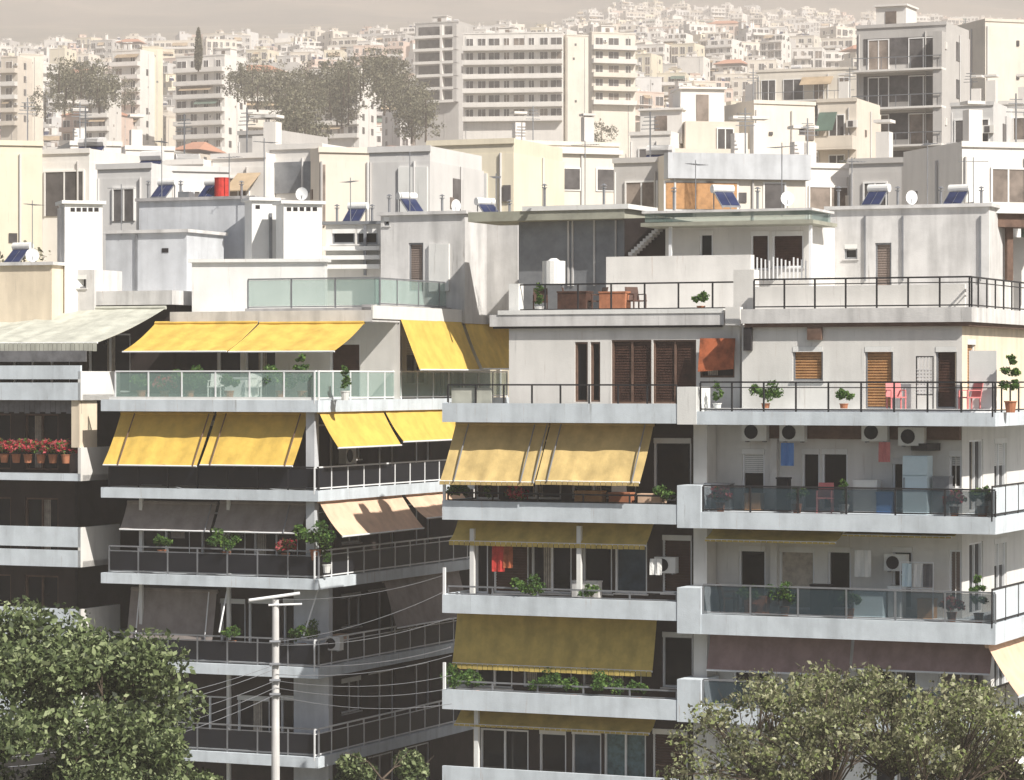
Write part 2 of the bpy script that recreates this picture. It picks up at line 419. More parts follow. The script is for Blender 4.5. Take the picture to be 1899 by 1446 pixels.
MB('brown_shade_wall').prism(rect(A, AL+.6, -1.7, -15.9, -1.9), 0, tops[0]-.2).build('inner_wall', bA)
MB('white_wall').prism(rect(A, AL+1.2, -1.3, -15.9, -6.3), tops[0]-.1, roofz-.2).build('inner_wall', bA)
# penthouse storey
wall(A, -6, AL+1.2, A.U(737, -6), tops[0], roofz-.4, ops_px(A, -6, [(288, 345, 640, 738, 'shutter'), (378, 447, 640, 738, 'dark'), (454, 512, 640, 738, 'dark'), (612, 668, 630, 738, 'brown')]), 'white_wall', bA)
wall(AR, -.9, 6.05, 15.9, tops[0], roofz-.4, [(6.4, 8.2, tops[0], roofz-.8, 'dark'), (8.6, 10.4, tops[0]+.5, roofz-.8, 'half'), (11, 13.5, tops[0], roofz-.8, 'dark')], 'white_wall', bA)
railing(A, AL+.5, -.05, -.12, tops[0], tops[0]+1.0, slabsA[0], 'glass_green', 'white_metal', 1.35)
railing(AR, 0.02, 15.8, -.12, tops[0], tops[0]+1.0, slabsA[0], 'glass_green', 'white_metal', 1.35)
awn_px(A, 287, 478, -4, 600, 650, 2.2, 'yellow_fabric', bA, arms=[])
awn_px(A, 481, 675, -4, 600, 650, 2.2, 'yellow_fabric', bA)
def awnAR(u0, u1, v0, zt, zb, ext, m, **k): return awning(AR, u0, u1, v0, zt, zb, ext, m, bA, **k)
u = lambda p, v=0: AR.U(p, v)
awnAR(u(741), u(853), 0.0, AR.Z(800, 588), AR.Z(800, 684, .8), .8, 'yellow_fabric')
awnAR(u(858), u(945), 0.0, AR.Z(890, 588), AR.Z(890, 682, .8), .8, 'yellow_fabric')
# storey walls, front and right
MBk = lambda m: MB(m)
frontops = {0: [(232, 300, 780, 900, 'dark'), (330, 400, 780, 900, 'blue'), (430, 540, 780, 900, 'dark')],
            1: [(238, 352, 950, 1066, 'dark'), (372, 455, 950, 1066, 'dark'), (470, 560, 950, 1066, 'dark')],
            2: [(240, 330, 1110, 1230, 'dark'), (408, 455, 1110, 1230, 'dark'), (460, 515, 1110, 1230, 'dark'), (525, 575, 1110, 1230, 'dark')],
            3: [(250, 340, 1280, 1396, 'dark'), (350, 425, 1290, 1396, 'dark'), (440, 500, 1290, 1396, 'dark'), (520, 570, 1290, 1396, 'dark')],
            4: [(250, 340, 1450, 1560, 'dark')]}
for i in range(5):
    zt, zb = tops[i]-.36, tops[i+1]
    wall(A, -1.6, AL+.6, -1.6, zb, zt, ops_px(A, -1.6, frontops[i]), 'brown_shade_wall', bA, frame='white_metal')
    wall(AR, -1.6, 1.6, 15.9, zb, zt, [(2.2, 4.2, zb+.02, zt-.5, 'dark'), (4.8, 6.3, zb+.9, zt-.5, 'dark'), (6.9, 9.0, zb+.02, zt-.5, 'half' if i == 1 else 'dark'), (10, 12, zb+.02, zt-.5, 'dark')], 'brown_shade_wall', bA)
    if i in (2, 3, 4): MB('blue_grey_wall').box(A, -1.62, -.28, -1.59, -1.3, zb, zt).build('pillar', bA)
    else: MB('blue_grey_wall').box(A, -.62, -.30, -.62, -.30, zb, zt).build('pillar', bA)
    for x in (AL+1.0, -4.0) if i else (): MB('white_paint').box(A, x, x+.12, -1.0, -.88, zb, zt).build('post', bA)
    k = {0: 'dark_panel', 1: 'dark_panel', 2: 'dark_panel', 3: 'dark_panel', 4: 'dark_panel'}[i]
    hh = .80 if i == 0 else .95
    railing(A, AL+.25, -.05, -.12, zb, zb+hh, slabsA[i+1], k, 'grey_metal' if i else 'black_metal', 1.2, mid=i > 0)
    railing(AR, .02, 15.8, -.12, zb, zb+hh, slabsA[i+1], k, 'white_metal', 1.2, mid=i > 0)
z = tops
def armpx(fr, v, L): return [fr.U(p, v) for p in L]
awn_px(A, 224, 396, -.88, 768, 862, 1.15, 'yellow_fabric', bA, arms=armpx(A, -.65, [246, 384]), armm='soffit_brown')
awn_px(A, 402, 573, -.88, 768, 862, 1.15, 'yellow_fabric', bA, arms=armpx(A, -.5, [412, 550]), armm='soffit_brown')
awnAR(u(597, 0), u(715), -.1, z[0]-.42, AR.Z(650, 828, .6), .7, 'yellow_fabric')
awnAR(u(719), u(838), -.1, z[0]-.42, AR.Z(770, 822, .6)+.1, .7, 'yellow_fabric')
awn_px(A, 236, 402, -.98, 934, 982, .5, 'taupe_fabric', bA, arms=armpx(A, -.98, [395]), armm='grey_metal')
awn_px(A, 408, 570, -.98, 934, 986, .5, 'taupe_fabric', bA, arms=armpx(A, -.98, [540]), armm='grey_metal')
awnAR(u(600), u(752), -.15, z[1]-.40, AR.Z(680, 988, .6), .85, 'beige_fabric')
awnAR(u(758), u(860), -.15, z[1]-.40, AR.Z(800, 958, .6), .85, 'beige_fabric')
awn_px(A, 243, 402, -1.1, 1096, 1192, .34, 'taupe_fabric', bA, arms=armpx(A, -1.1, [262, 390]), armm='white_metal')
MB('white_metal').tube(A.P(A.U(420, -.5), -.6, z[2]-.4), A.P(A.U(408, 0), .05, z[2]-1.9), .03, 6).build('awning_arm', bA)
MB('white_metal').tube(A.P(A.U(585, -.5), -.7, z[2]-.4), A.P(A.U(562, 0), -.05, z[2]-1.9), .03, 6).build('awning_arm', bA)
awnAR(u(722), u(860), -.2, z[2]-.42, z[2]-2.0, .5, 'taupe_fabric')
MB('white_paint').box(A, AL+.3, 0, -.1, -.05, z[0]+.0, z[0]+.10).build('trim', slabsA[0])
# roof terrace of A: glass balustrade, low white wall
rt = A.Z(500, 516, -5.2); rb = roofz
railA = railing(A, AL+2.9, -.3, -5.2, rb+.1, rt, bA, 'glass_green', 'grey_metal', 1.7)
railing(AR, 5.5, 16, -.6, rb+.2, rt, bA, 'glass_green', 'grey_metal', 1.7)
MB('grey_concrete').box(A, AL+2.9, 0, -5.5, -5.0, rb-.01, rb+.12).build('kerb', bA)
MB('grey_concrete').box(AR, 5.0, 16, -.9, -.4, rb-.01, rb+.22).build('kerb', bA)

# ------------------------------------------------------------------ buildings B and C share one front line
B = FrPx(820, 95.6, 24)
def ZB(px, py, v=0): return B.Z(px, py, v)
UB = lambda p, v=0: B.U(p, v)
# B
bB = thing('apartment_building', B.P(4, -8, 0), 'middle apartment block with long blue-grey parapets, two-tone yellow awnings and a brown-shuttered penthouse', 'apartment building')
bt = [ZB(1035, 748), ZB(1035, 932), ZB(1035, 1109), ZB(1035, 1288)]; bh = [.60, .60, .58, .62]
bf = [z_-h for z_, h in zip(bt, bh)]      # underside levels
u0B, u1B = 0.0, UB(1256)
slabsB = []
for z_, f_ in zip(bt, bf):
    s = MB('pale_concrete').prism(rect(B, u0B, u1B+.3, -14, -.12), f_+.02, f_+.20).build('floor_slab', bB); slabsB.append(s)
    MB('band_white').box(B, u0B, u1B, -.118, 0, f_, z_).build('parapet', s)
    MB('band_white').box(B, u0B, u0B+.12, -2.2, -.12, f_, z_+.02).build('parapet', s)
for z_ in (bf[-1]-2.4, bf[-1]-5.4):
    MB('pale_concrete').prism(rect(B, u0B, u1B+.3, -14, -.12), z_, z_+.20).build('floor_slab', bB)
    MB('band_white').box(B, u0B, u1B, -.118, 0, z_-.02, z_+.6).build('parapet', bB)
rB = ZB(1100, 582, -2.4); rBb = ZB(1100, 604, -2.4)
uR0 = UB(908, -2.4); uR1 = UB(1342, -2.4)
MB('pale_concrete').prism(rect(B, uR0, uR1, -12, -2.4), rBb, rB).build('roof', bB)
MB('white_paint').box(B, uR0+.3, uR1, -2.7, -2.37, rB-.001, rB+.14).build('fascia', bB)
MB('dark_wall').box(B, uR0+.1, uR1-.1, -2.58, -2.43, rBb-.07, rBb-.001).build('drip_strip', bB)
MB('white_wall').box(B, UB(1345, -2.3), UB(1372, -2.3), -2.59, -2.3, rBb-.02, rB+.18).build('roof_block', bB)
MB('brown_shade_wall').prism(rect(B, u0B+.3, u1B+1.3, -13.8, -1.9), 0, bt[0]-.3).build('inner_wall', bB)
MB('white_wall').prism(rect(B, UB(950, -2.6)+.05, u1B+1.9, -11.9, -2.9), bf[0]+.2, rBb).build('inner_wall', bB)
v = -2.6
wall(B, v, UB(944, v), UB(1372, v), bf[0]+.2, rBb, ops_px(B, v, [(1066, 1090, 634, 745, 'dark'), (1095, 1113, 634, 745, 'dark'), (1134, 1208, 630, 748, 'brown'), (1211, 1291, 630, 748, 'brown'), (1298, 1362, 630, 700, 'dark')]), 'white_wall', bB, frame='soffit_brown')
sc = MB('rust_cloth').sheet([[B.P(UB(1296, -2.3), -2.4, ZB(1296, 627, -2.3)), B.P(UB(1362, -2.3), -2.4, ZB(1362, 627, -2.3))], [B.P(UB(1296, -2.3), -2.2, ZB(1296, 688, -2.3)), B.P(UB(1362, -2.3), -2.2, ZB(1362, 683, -2.3))]], .02).build('sun_blind', bB)
railing(B, u0B+.1, UB(1250), -.2, bt[0]-.1, ZB(1035, 712), slabsB[0], 'bars', 'black_metal', 1.0)
MB('cream_fabric').box(B, u0B+.2, UB(905), -.30, -.27, bt[0]-.05, ZB(860, 719)).build('windbreak', slabsB[0])
# storeys below
Bops = {0: [(850, 925, 815, 925, 'brown'), (945, 1040, 815, 925, 'dark'), (1060, 1180, 815, 925, 'dark'), (1212, 1282, 812, 925, 'dark')],
        1: [(868, 905, 1000, 1100, 'dark'), (915, 980, 1000, 1100, 'brown'), (985, 1060, 1000, 1100, 'dark'), (1080, 1135, 1000, 1100, 'dark'), (1140, 1200, 1000, 1100, 'blue'), (1228, 1283, 992, 1100, 'brown')],
        2: [(860, 950, 1170, 1275, 'dark'), (970, 1060, 1170, 1275, 'dark'), (1080, 1190, 1170, 1275, 'dark'), (1228, 1285, 1172, 1275, 'dark')],
        3: [(890, 980, 1352, 1450, 'dark'), (1000, 1050, 1352, 1450, 'dark'), (1060, 1115, 1352, 1450, 'blue'), (1120, 1198, 1352, 1450, 'teal'), (1210, 1275, 1352, 1450, 'brown')]}
for i in range(4):
    zt = bf[i]; zb = (bf[i+1] if i < 3 else bf[3]-2.4)+.2
    wall(B, -1.7, u0B+.35, UB(1290, -1.7), zb, zt, ops_px(B, -1.7, Bops[i]), 'brown_shade_wall', bB)
    MB('white_wall').box(B, UB(1286, -.9), UB(1311, -.9), -1.72, -.9, zb, zt+.0).build('pillar', bB)
for a, t0, b0 in ((872, 1010, 1100), (1070, 1005, 1105), (880, 1345, 1450)):
    MB('white_paint').box(B, UB(a, -.5), UB(a, -.5)+.14, -.6, -.46, ZB(a, b0, -.5), ZB(a, t0-30, -.5)).build('post', bB)
for a, i in ((822, 1), (832, 2), (835, 3)):
    MB('white_metal').box(B, u0B+.01, u0B+.09, -.10, -.02, bt[i], bt[i]+.85).build('post', slabsB[i])
    railing(B, u0B+.1, UB(1250), -.2, bt[i]-.05, bt[i]+.28, slabsB[i], 'bars', 'black_metal' if i == 1 else 'grey_metal', 1.6)
awn_px(B, 845, 1018, -.88, 788, 892, 1.15, 'yellow_faded', bB, arms=armpx(B, -.5, [862, 985, 1008]), armm='grey_metal', valance=.1)
awn_px(B, 1021, 1212, -.88, 788, 892, 1.15, 'yellow_faded', bB, arms=armpx(B, -.5, [1034, 1190]), armm='grey_metal', valance=.1)
awn_px(B, 850, 1212, -1.1, 966, 1006, .65, 'olive_fabric', bB, valance=.12)
awn_px(B, 848, 1218, -1.2, 1142, 1236, .36, 'olive_fabric', bB, valance=.16)
awn_px(B, 858, 1218, -1.1, 1318, 1350, .6, 'olive_fabric', bB, valance=.05)
# C
bC = thing('apartment_building', B.P(UB(1600), -8, 0), 'right-hand apartment block with white walls, rooftop railing, glass balcony fronts and mauve awnings', 'apartment building')
uc0, uc1 = UB(1256), UB(1846); C = B
CR = Fr(*C.P(uc1, 0, 0)[:2], -66)
ct = [ZB(1560, 764), ZB(1560, 954), ZB(1560, 1148), ZB(1560, 1322)]; ch = [.40, .50, .60, .5]
cf = [a-b for a, b in zip(ct, ch)]
slabsC = []
for i, (z_, f_) in enumerate(zip(ct, cf)):
    a = UB(1300) if i else UB(1292)
    slabsC.append(MB('band_white').prism(rect(C, a, uc1, -14, 0), f_, z_).build('floor_slab', bC))
    if i: MB('band_white').box(C, uc0+.0, a-.003, -1.6, .02, f_, z_+.80).build('parapet', slabsC[i])
    else: MB('white_paint').box(C, uc0, a-.003, -1.2, .02, f_-.0, z_+.75).build('parapet', slabsC[i])
for k in (1, 2): MB('band_white').prism(rect(C, UB(1300), uc1, -14, 0), cf[-1]-3*k, cf[-1]-3*k+.5).build('floor_slab', bC)
rC = ZB(1600, 571, -1.55); rCb = ZB(1600, 598, -1.55); ucr = UB(1802, -1.55)
MB('pale_concrete').prism(rect(C, UB(1374, -1.55), ucr, -12, -1.55), rCb, rC).build('roof', bC)
MB('soffit_brown').prism(rect(C, UB(1380, -1.6), ucr-.1, -11.9, -1.62), rCb-.12, rCb-.002).build('soffit', bC)
MB('soffit_brown').prism(rect(C, UB(1360), uc1-1.52, -1.79, -1.6), cf[0]-.44, cf[0]-.002).build('soffit', bC)
MB('white_wall').prism(rect(C, UB(1380, -2), uc1-1.9, -13.8, -2.1), 0, rCb-.12).build('inner_wall', bC)
wall(C, -1.8, UB(1376, -1.8), uc1-1.5, ct[0], rCb-.12, ops_px(C, -1.8, [(1470, 1526, 642, 706, 'shutter'), (1604, 1656, 642, 758, 'shutter'), (1735, 1774, 642, 758, 'brown')]), 'white_wall', bC, frame='grey_metal')
CRw = Fr(*C.P(uc1-1.5, 0, 0)[:2], -66)
wall(CRw, 0, 1.8, 12, ct[0], rCb-.12, [(2.4, 3.3, ct[0], ct[0]+2.2, 'shutter')], 'cream_wall', bC)
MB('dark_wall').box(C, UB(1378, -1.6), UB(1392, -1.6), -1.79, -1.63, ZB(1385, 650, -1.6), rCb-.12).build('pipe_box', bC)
MB('soffit_brown').box(C, UB(1496, -1.6), UB(1522, -1.6), -1.79, -1.63, ZB(1509, 630, -1.6), rCb-.121).build('vent_box', bC)
railing(C, UB(1297), uc1-.03, -.06, ct[0], ZB(1560, 707), slabsC[0], 'bars', 'black_metal', 1.04, mid=True)
railing(CR, .02, 9, -.06, ct[0], ZB(1560, 707), slabsC[0], 'bars', 'black_metal', 1.04, mid=True)
MB('lit_white').box(C, UB(1300), uc1-.3, -.62, -.50, ct[0], ct[0]+.10).build('gutter_step', slabsC[0])
railing(C, UB(1398, -1.7), ucr-.05, -1.7, rC, ZB(1600, 514, -1.7), bC, 'bars', 'black_metal', 1.0, mid=True)
railing(Fr(*C.P(ucr, -1.7, 0)[:2], -66), .05, 9, -.1, rC, ZB(1600, 514, -1.7), bC, 'bars', 'black_metal', 1.0, mid=True)
MB('white_wall').box(C, UB(1400, -2.6), ucr-.5, -2.75, -2.6, rC, rC+.72).build('parapet', bC)
Cops = {0: [(1376, 1418, 832, 945, 'half'), (1487, 1520, 832, 945, 'dark'), (1524, 1572, 832, 945, 'dark'), (1655, 1676, 850, 945, 'dark'), (1760, 1812, 836, 905, 'half')],
        1: [(1370, 1420, 1012, 1130, 'dark'), (1445, 1510, 1014, 1130, 'curtain'), (1535, 1578, 1014, 1130, 'dark'), (1655, 1692, 1014, 1130, 'dark'), (1760, 1816, 1020, 1130, 'taupe')],
        2: [(1360, 1430, 1200, 1310, 'dark'), (1480, 1560, 1200, 1310, 'half'), (1620, 1700, 1200, 1310, 'dark'), (1740, 1800, 1200, 1310, 'taupe')],
        3: [(1360, 1430, 1390, 1480, 'dark'), (1480, 1560, 1390, 1480, 'half'), (1620, 1700, 1390, 1480, 'dark')]}
for i in range(4):
    zt = cf[i]; zb = ct[i+1] if i < 3 else cf[3]-2.5
    wall(C, -1.8, UB(1300, -1.8), uc1-1.5, zb, zt, ops_px(C, -1.8, Cops[i]), 'white_wall', bC, frame='white_metal')
    wall(CRw, 0, 1.8, 12, zb, zt, [(2.6, 4.2, zb, zb+2.2, 'dark'), (5.5, 7, zb, zb+2.2, 'half')], 'white_wall', bC)
    MB('white_wall').box(C, UB(1428, -1.6), UB(1440, -1.6), -1.79, -1.62, zb, zt).build('pilaster', bC)
    if i < 3:
        z0 = ct[i+1]; zt_ = ZB(1560, (903, 1090, 1270)[i])
        railing(C, UB(1302), uc1-.03, -.08, z0, zt_, slabsC[i+1], 'glass_grey', 'black_metal' if i == 0 else 'grey_metal', 1.5, mid=False)
        railing(CR, .02, 9, -.08, z0, zt_+.1, slabsC[i+1], 'band_white', 'black_metal', 1.6, mid=False)
awn_px(C, 1325, 1566, -1.2, 978, 1002, .8, 'olive_fabric', bC, valance=.04)
awn_px(C, 1574, 1776, -1.2, 982, 992, .6, 'olive_fabric', bC, valance=.03)
awn_px(C, 1318, 1580, -1.05, 1168, 1246, .36, 'mauve_fabric', bC)
awn_px(C, 1586, 1842, -1.05, 1176, 1244, .36, 'mauve_fabric', bC)
awning(CR, .3, 4.5, -.3, cf[2]-.1, cf[2]-1.5, .9, 'beige_fabric', bC)
# L
Lf = FrPx(150, 105, 24); LR = Fr(Lf.ox, Lf.oy, -66)
bL = thing('apartment_building', Lf.P(-6, -6, 0), 'leftmost apartment block with pale slatted balcony fronts under a wide cream canopy', 'apartment building')
lt = [Lf.Z(150, 664), Lf.Z(150, 830), Lf.Z(150, 978), Lf.Z(150, 1130), Lf.Z(150, 1285)]
lb = [Lf.Z(150, 742), Lf.Z(150, 892), Lf.Z(150, 1052), Lf.Z(150, 1200), Lf.Z(150, 1360)]
for i in range(5):
    s = MB('pale_concrete').prism(rect(Lf, -13, 0, -14, -.12), lb[i], lb[i]+.2).build('floor_slab', bL)
    lo = lb[i]; hi = lt[i]-(0 if i != 1 else .55)
    MB('band_white').box(Lf, -13, -.02, -.10, 0, lo, lo+(hi-lo)*.42).build('parapet', s)
    if i != 1: MB('band_white').box(Lf, -13, -.02, -.10, 0, lo+(hi-lo)*.50, hi-(.25 if i == 0 else 0)).build('parapet', s)
    MB('white_wall' if i else 'white_paint').box(LR, 0, 2.6, -.12, .0, lo, lt[i]-(.45 if i == 0 else 0)).build('parapet', s)
    zt = (lb[i-1] if i else Lf.Z(150, 560, -5)); 
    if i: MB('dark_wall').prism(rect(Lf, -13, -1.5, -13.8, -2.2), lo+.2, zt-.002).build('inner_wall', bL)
    if i: wall(Lf, -2.0, -13, -1.5, lo+.2, zt-.004, [(-5.6, -4.2, lo+.3, lo+2.3, 'dark'), (-3.6, -2.2, lo+.3, lo+2.3, 'dark')], 'brown_shade_wall', bL, frame='soffit_brown')
    if i == 1: MB('cream_wall').box(LR, .1, 1.25, -.45, -.12, lt[i]+.0, zt-.002).build('pillar', bL)
    if i in (1, 2): 
        fr_ = MB('grey_fabric'); n = 60
        for k in range(n): fr_.box(Lf, -13+k*.215, -13+k*.215+.2, -.25, -.235, zt-.42-.05*(k % 2), zt-.01)
        if i == 1: fr_.build('valance', bL)
MB('pale_concrete').prism(rect(Lf, -13, .6, -14, -5.2), Lf.Z(150, 566, -5), Lf.Z(150, 540, -5)).build('roof', bL)
wall(Lf, -5.6, -13, .4, lb[0]+.2, Lf.Z(150, 566, -5)-.002, [(-6.5, -4, lb[0]+.25, lb[0]+2.4, 'dark'), (-3.2, -1.4, lb[0]+.25, lb[0]+2.4, 'dark')], 'brown_shade_wall', bL)
MB('brown_shade_wall').prism(rect(Lf, -13, .3, -13.9, -5.85), lb[0]+.2, Lf.Z(150, 566, -5)-.003).build('inner_wall', bL)
zt0, zb0 = Lf.Z(280, 572, -5.2), Lf.Z(170, 634, -.6)
awning(Lf, -10, -4.45, -5.15, zt0, zb0, 4.6, 'cream_fabric', bL, valance=.3, power=1)
awning(Lf, -4.38, .35, -5.15, zt0, zb0, 4.6, 'cream_fabric', bL, valance=.3)
MB('grey_fabric').box(Lf, -13, -.05, -.45, -.40, lt[0]-.12, zb0-.30).build('screen', bL)

# ------------------------------------------------------------------ what stands on the near roofs (parts of their buildings)
def rooftop(parent, name, a, b, yt, d, yaw, dep, m, ops=(), zb=None, lip=None, frame='grey_metal'):
    fr = FrPx((a+b)/2, d, yaw); ua, ub = fr.U(a), fr.U(b); zt = fr.Z((a+b)/2, yt); zb = zb if zb is not None else fr.Z((a+b)/2, 560)-.8
    MB(m).box(fr, ua, ub, -dep, -.205, zb, zt).build(name, parent)
    wall(fr, 0, ua, ub, zb, zt, ops_px(fr, 0, ops), m, parent, frame=frame, name=name)
    e = MB(m); e.box(fr, ua-.001, ua+.10, -.21, -.001, zb, zt-.001).box(fr, ub-.10, ub+.001, -.21, -.001, zb, zt-.001); e.build(name, parent)
    if lip: MB(lip).box(fr, ua-.12, ub+.12, -dep-.1, .12, zt+.001, zt+.12).build('roof_edge', parent)
    return fr, ua, ub, zb, zt
def pbox(parent, name, fr, a, b, yt, yb, v0, v1, m):
    c = (a+b)/2; return MB(m).box(fr, fr.U(a, v1), fr.U(b, v1), v0, v1, fr.Z(c, yb, v1), fr.Z(c, yt, v1)).build(name, parent)
# over L
fr, *_ = rooftop(bL, 'chimney', 120, 190, 378, 111, -18, 1.3, 'white_paint', lip='white_paint')
for k in range(5): pbox(bL, 'vent_slot', fr, 131+k*11, 139+k*11, 385, 392, -.02, .012, 'dark_wall')
pbox(bL, 'chimney_flue', fr, 112, 120, 385, 520, -1.0, -.3, 'pale_concrete')
rooftop(bL, 'roof_wall', -20, 96, 492, 110.5, 20, 2.5, 'cream_wall', lip='pale_concrete')
rooftop(bL, 'roof_wall', 96, 175, 500, 111, 20, 2.2, 'pale_concrete', ops=[(84, 102, 511, 533, 'dark'), (138, 160, 509, 534, 'dark')])
fr, *_ = rooftop(bA, 'roof_wall', 196, 346, 432, 113.5, 22, 3, 'blue_grey_wall', lip='pale_concrete')
pbox(bA, 'drain_pipe', fr, 250, 254, 436, 540, 0, .08, 'grey_metal'); pbox(bA, 'vent_slot', fr, 300, 312, 460, 468, -.02, .02, 'dark_wall')
fr, *_ = rooftop(bA, 'stair_room', 258, 470, 371, 117, 22, 4, 'blue_grey_wall', ops=[(362, 390, 432, 500, 'half')], lip='grey_concrete')
pbox(bA, 'vent_hood', fr, 330, 350, 355, 370, -1, -.5, 'grey_metal')
fr, *_ = rooftop(bA, 'chimney', 467, 514, 372, 114.5, -18, 1.2, 'white_paint', lip='white_paint')
pbox(bA, 'vent_slot', fr, 474, 482, 380, 387, -.02, .012, 'dark_wall'); pbox(bA, 'drain_pipe', fr, 500, 505, 395, 500, .0, .08, 'grey_metal')
fr, *_ = rooftop(bA, 'chimney', 526, 597, 378, 113, -18, 1.2, 'white_paint', lip='white_paint')
for k in range(5): pbox(bA, 'vent_slot', fr, 532+k*12, 540+k*12, 384, 391, -.02, .012, 'dark_wall')
fr, *_ = rooftop(bA, 'roof_wall', 356, 602, 486, 109.5, 8, .5, 'white_paint', lip='white_paint')
fr, *_ = rooftop(bA, 'roof_room', 604, 706, 416, 114, 10, 3, 'white_wall', ops=[(616, 658, 424, 452, 'dark'), (662, 700, 424, 452, 'dark')], lip='grey_metal')
for k in range(3): pbox(bA, 'ledge', fr, 598, 704, 456+k*17, 464+k*17, 0, .35+.1*k, 'white_paint')
pbox(bA, 'post', fr, 674, 679, 418, 510, .1, .2, 'grey_metal')
fr, *_ = rooftop(bA, 'penthouse', 706, 862, 398, 112, 24, 5, 'pale_concrete', ops=[(712, 722, 388+14, 404+14, 'dark'), (758, 785, 450, 540, 'taupe')], lip='pale_concrete')
pbox(bA, 'panel', fr, 795, 832, 452, 540, .0, .10, 'white_paint')
fr, *_ = rooftop(bA, 'penthouse', 863, 960, 408, 113, 24, 4, 'pale_concrete')
pbox(bA, 'drain_pipe', fr, 848, 853, 402, 520, .0, .10, 'grey_metal')
# over B
frs, *_ = rooftop(bB, 'shed', 962, 1158, 404, 107, 24, 3.5, 'grey_metal')
for p in (1052, 1060, 1100, 1140): pbox(bB, 'seam', frs, p, p+3, 408, 530, 0, .05, 'pale_concrete')
pbox(bB, 'canopy', frs, 868, 1158, 390, 408, -2, .8, 'olive_canopy'); pbox(bB, 'canopy_edge', frs, 968, 1165, 380, 389, -2, .85, 'white_paint')
fr, *_ = rooftop(bB, 'parapet', 1124, 1392, 474, 100.5, 22, .4, 'white_wall')
fr, *_ = rooftop(bB, 'roof_room', 1158, 1234, 404, 105, 22, 3, 'brown_shade_wall')
st = MB('pale_concrete')
for k in range(11):
    p = 1165+k*5.4; pz = fr.Z(p, 468-k*5, .3); st.box(fr, fr.U(p, .6), fr.U(p+7, .6), .1, .6, pz-.12, pz)
st.build('roof_stair', bB)
fr, *_ = rooftop(bB, 'roof_room', 1234, 1500, 418, 103, 22, 4, 'white_wall', ops=[(1297, 1322, 427, 476, 'dark'), (1392, 1426, 428, 500, 'brown'), (1432, 1490, 428, 496, 'brown')], frame='white_metal')
pbox(bB, 'canopy', fr, 1188, 1508, 410, 417, -1.5, 1.4, 'olive_canopy'); pbox(bB, 'canopy_glass', fr, 1196, 1500, 393, 409, -1.4, 1.2, 'glass_green'); pbox(bB, 'canopy_beam', fr, 1190, 1506, 388, 392.5, -1.4, 1.3, 'pale_concrete')
for p in (1500, 1240): pbox(bB, 'post', fr, p, p+5, 417, 530, 1.0, 1.1, 'white_metal')
pk = MB('white_metal'); 
for k in range(15): p = 1396+k*7.5; pk.box(fr, fr.U(p, .9), fr.U(p, .9)+.04, .9, .94, fr.Z(p, 520, .9), fr.Z(p, 484-(k*7) % 9, .9))
pk.build('fence', bB)
rl = railing(B, UB(950, -3), UB(1385, -3), -3, rB+.1, ZB(1160, 524, -3), bB, 'glass_pale', 'black_metal', 1.12)
MB('white_paint').box(B, UB(946, -3), UB(964, -3), -3.3, -2.9, rB, ZB(955, 526, -3)).build('pier', bB)
MB('white_wall').box(B, UB(1362, -3), UB(1400, -3), -3.4, -2.9, rB, ZB(1380, 500, -3)).build('pier', bB)
# over C
fr, *_ = rooftop(bC, 'stair_room', 1536, 1834, 386, 104, 22, 5, 'pale_concrete', ops=[(1566, 1590, 452, 480, 'half'), (1623, 1653, 450, 560, 'taupe')], lip='pale_concrete')
for p in (1602, 1672, 1816): pbox(bC, 'drain_pipe', fr, p, p+3, 400, 520, 0, .07, 'grey_metal')
fr, *_ = rooftop(bC, 'roof_wall', 1506, 1540, 392, 106, 22, 2, 'grey_concrete')
fr, *_ = rooftop(bC, 'roof_room', 1838, 1960, 440, 106, -16, 3, 'white_wall', ops=[(1850, 1866, 462, 540, 'half')])
pbox(bC, 'pergola_beam', fr, 1832, 1960, 396, 421, .4, 1.4, 'soffit_brown'); pbox(bC, 'pergola_roof', fr, 1828, 1960, 383, 395.5, -1, 1.6, 'white_paint')
for p in (1868, 1925): pbox(bC, 'pergola_post', fr, p, p+11, 421, 520, .8, 1.0, 'soffit_brown')

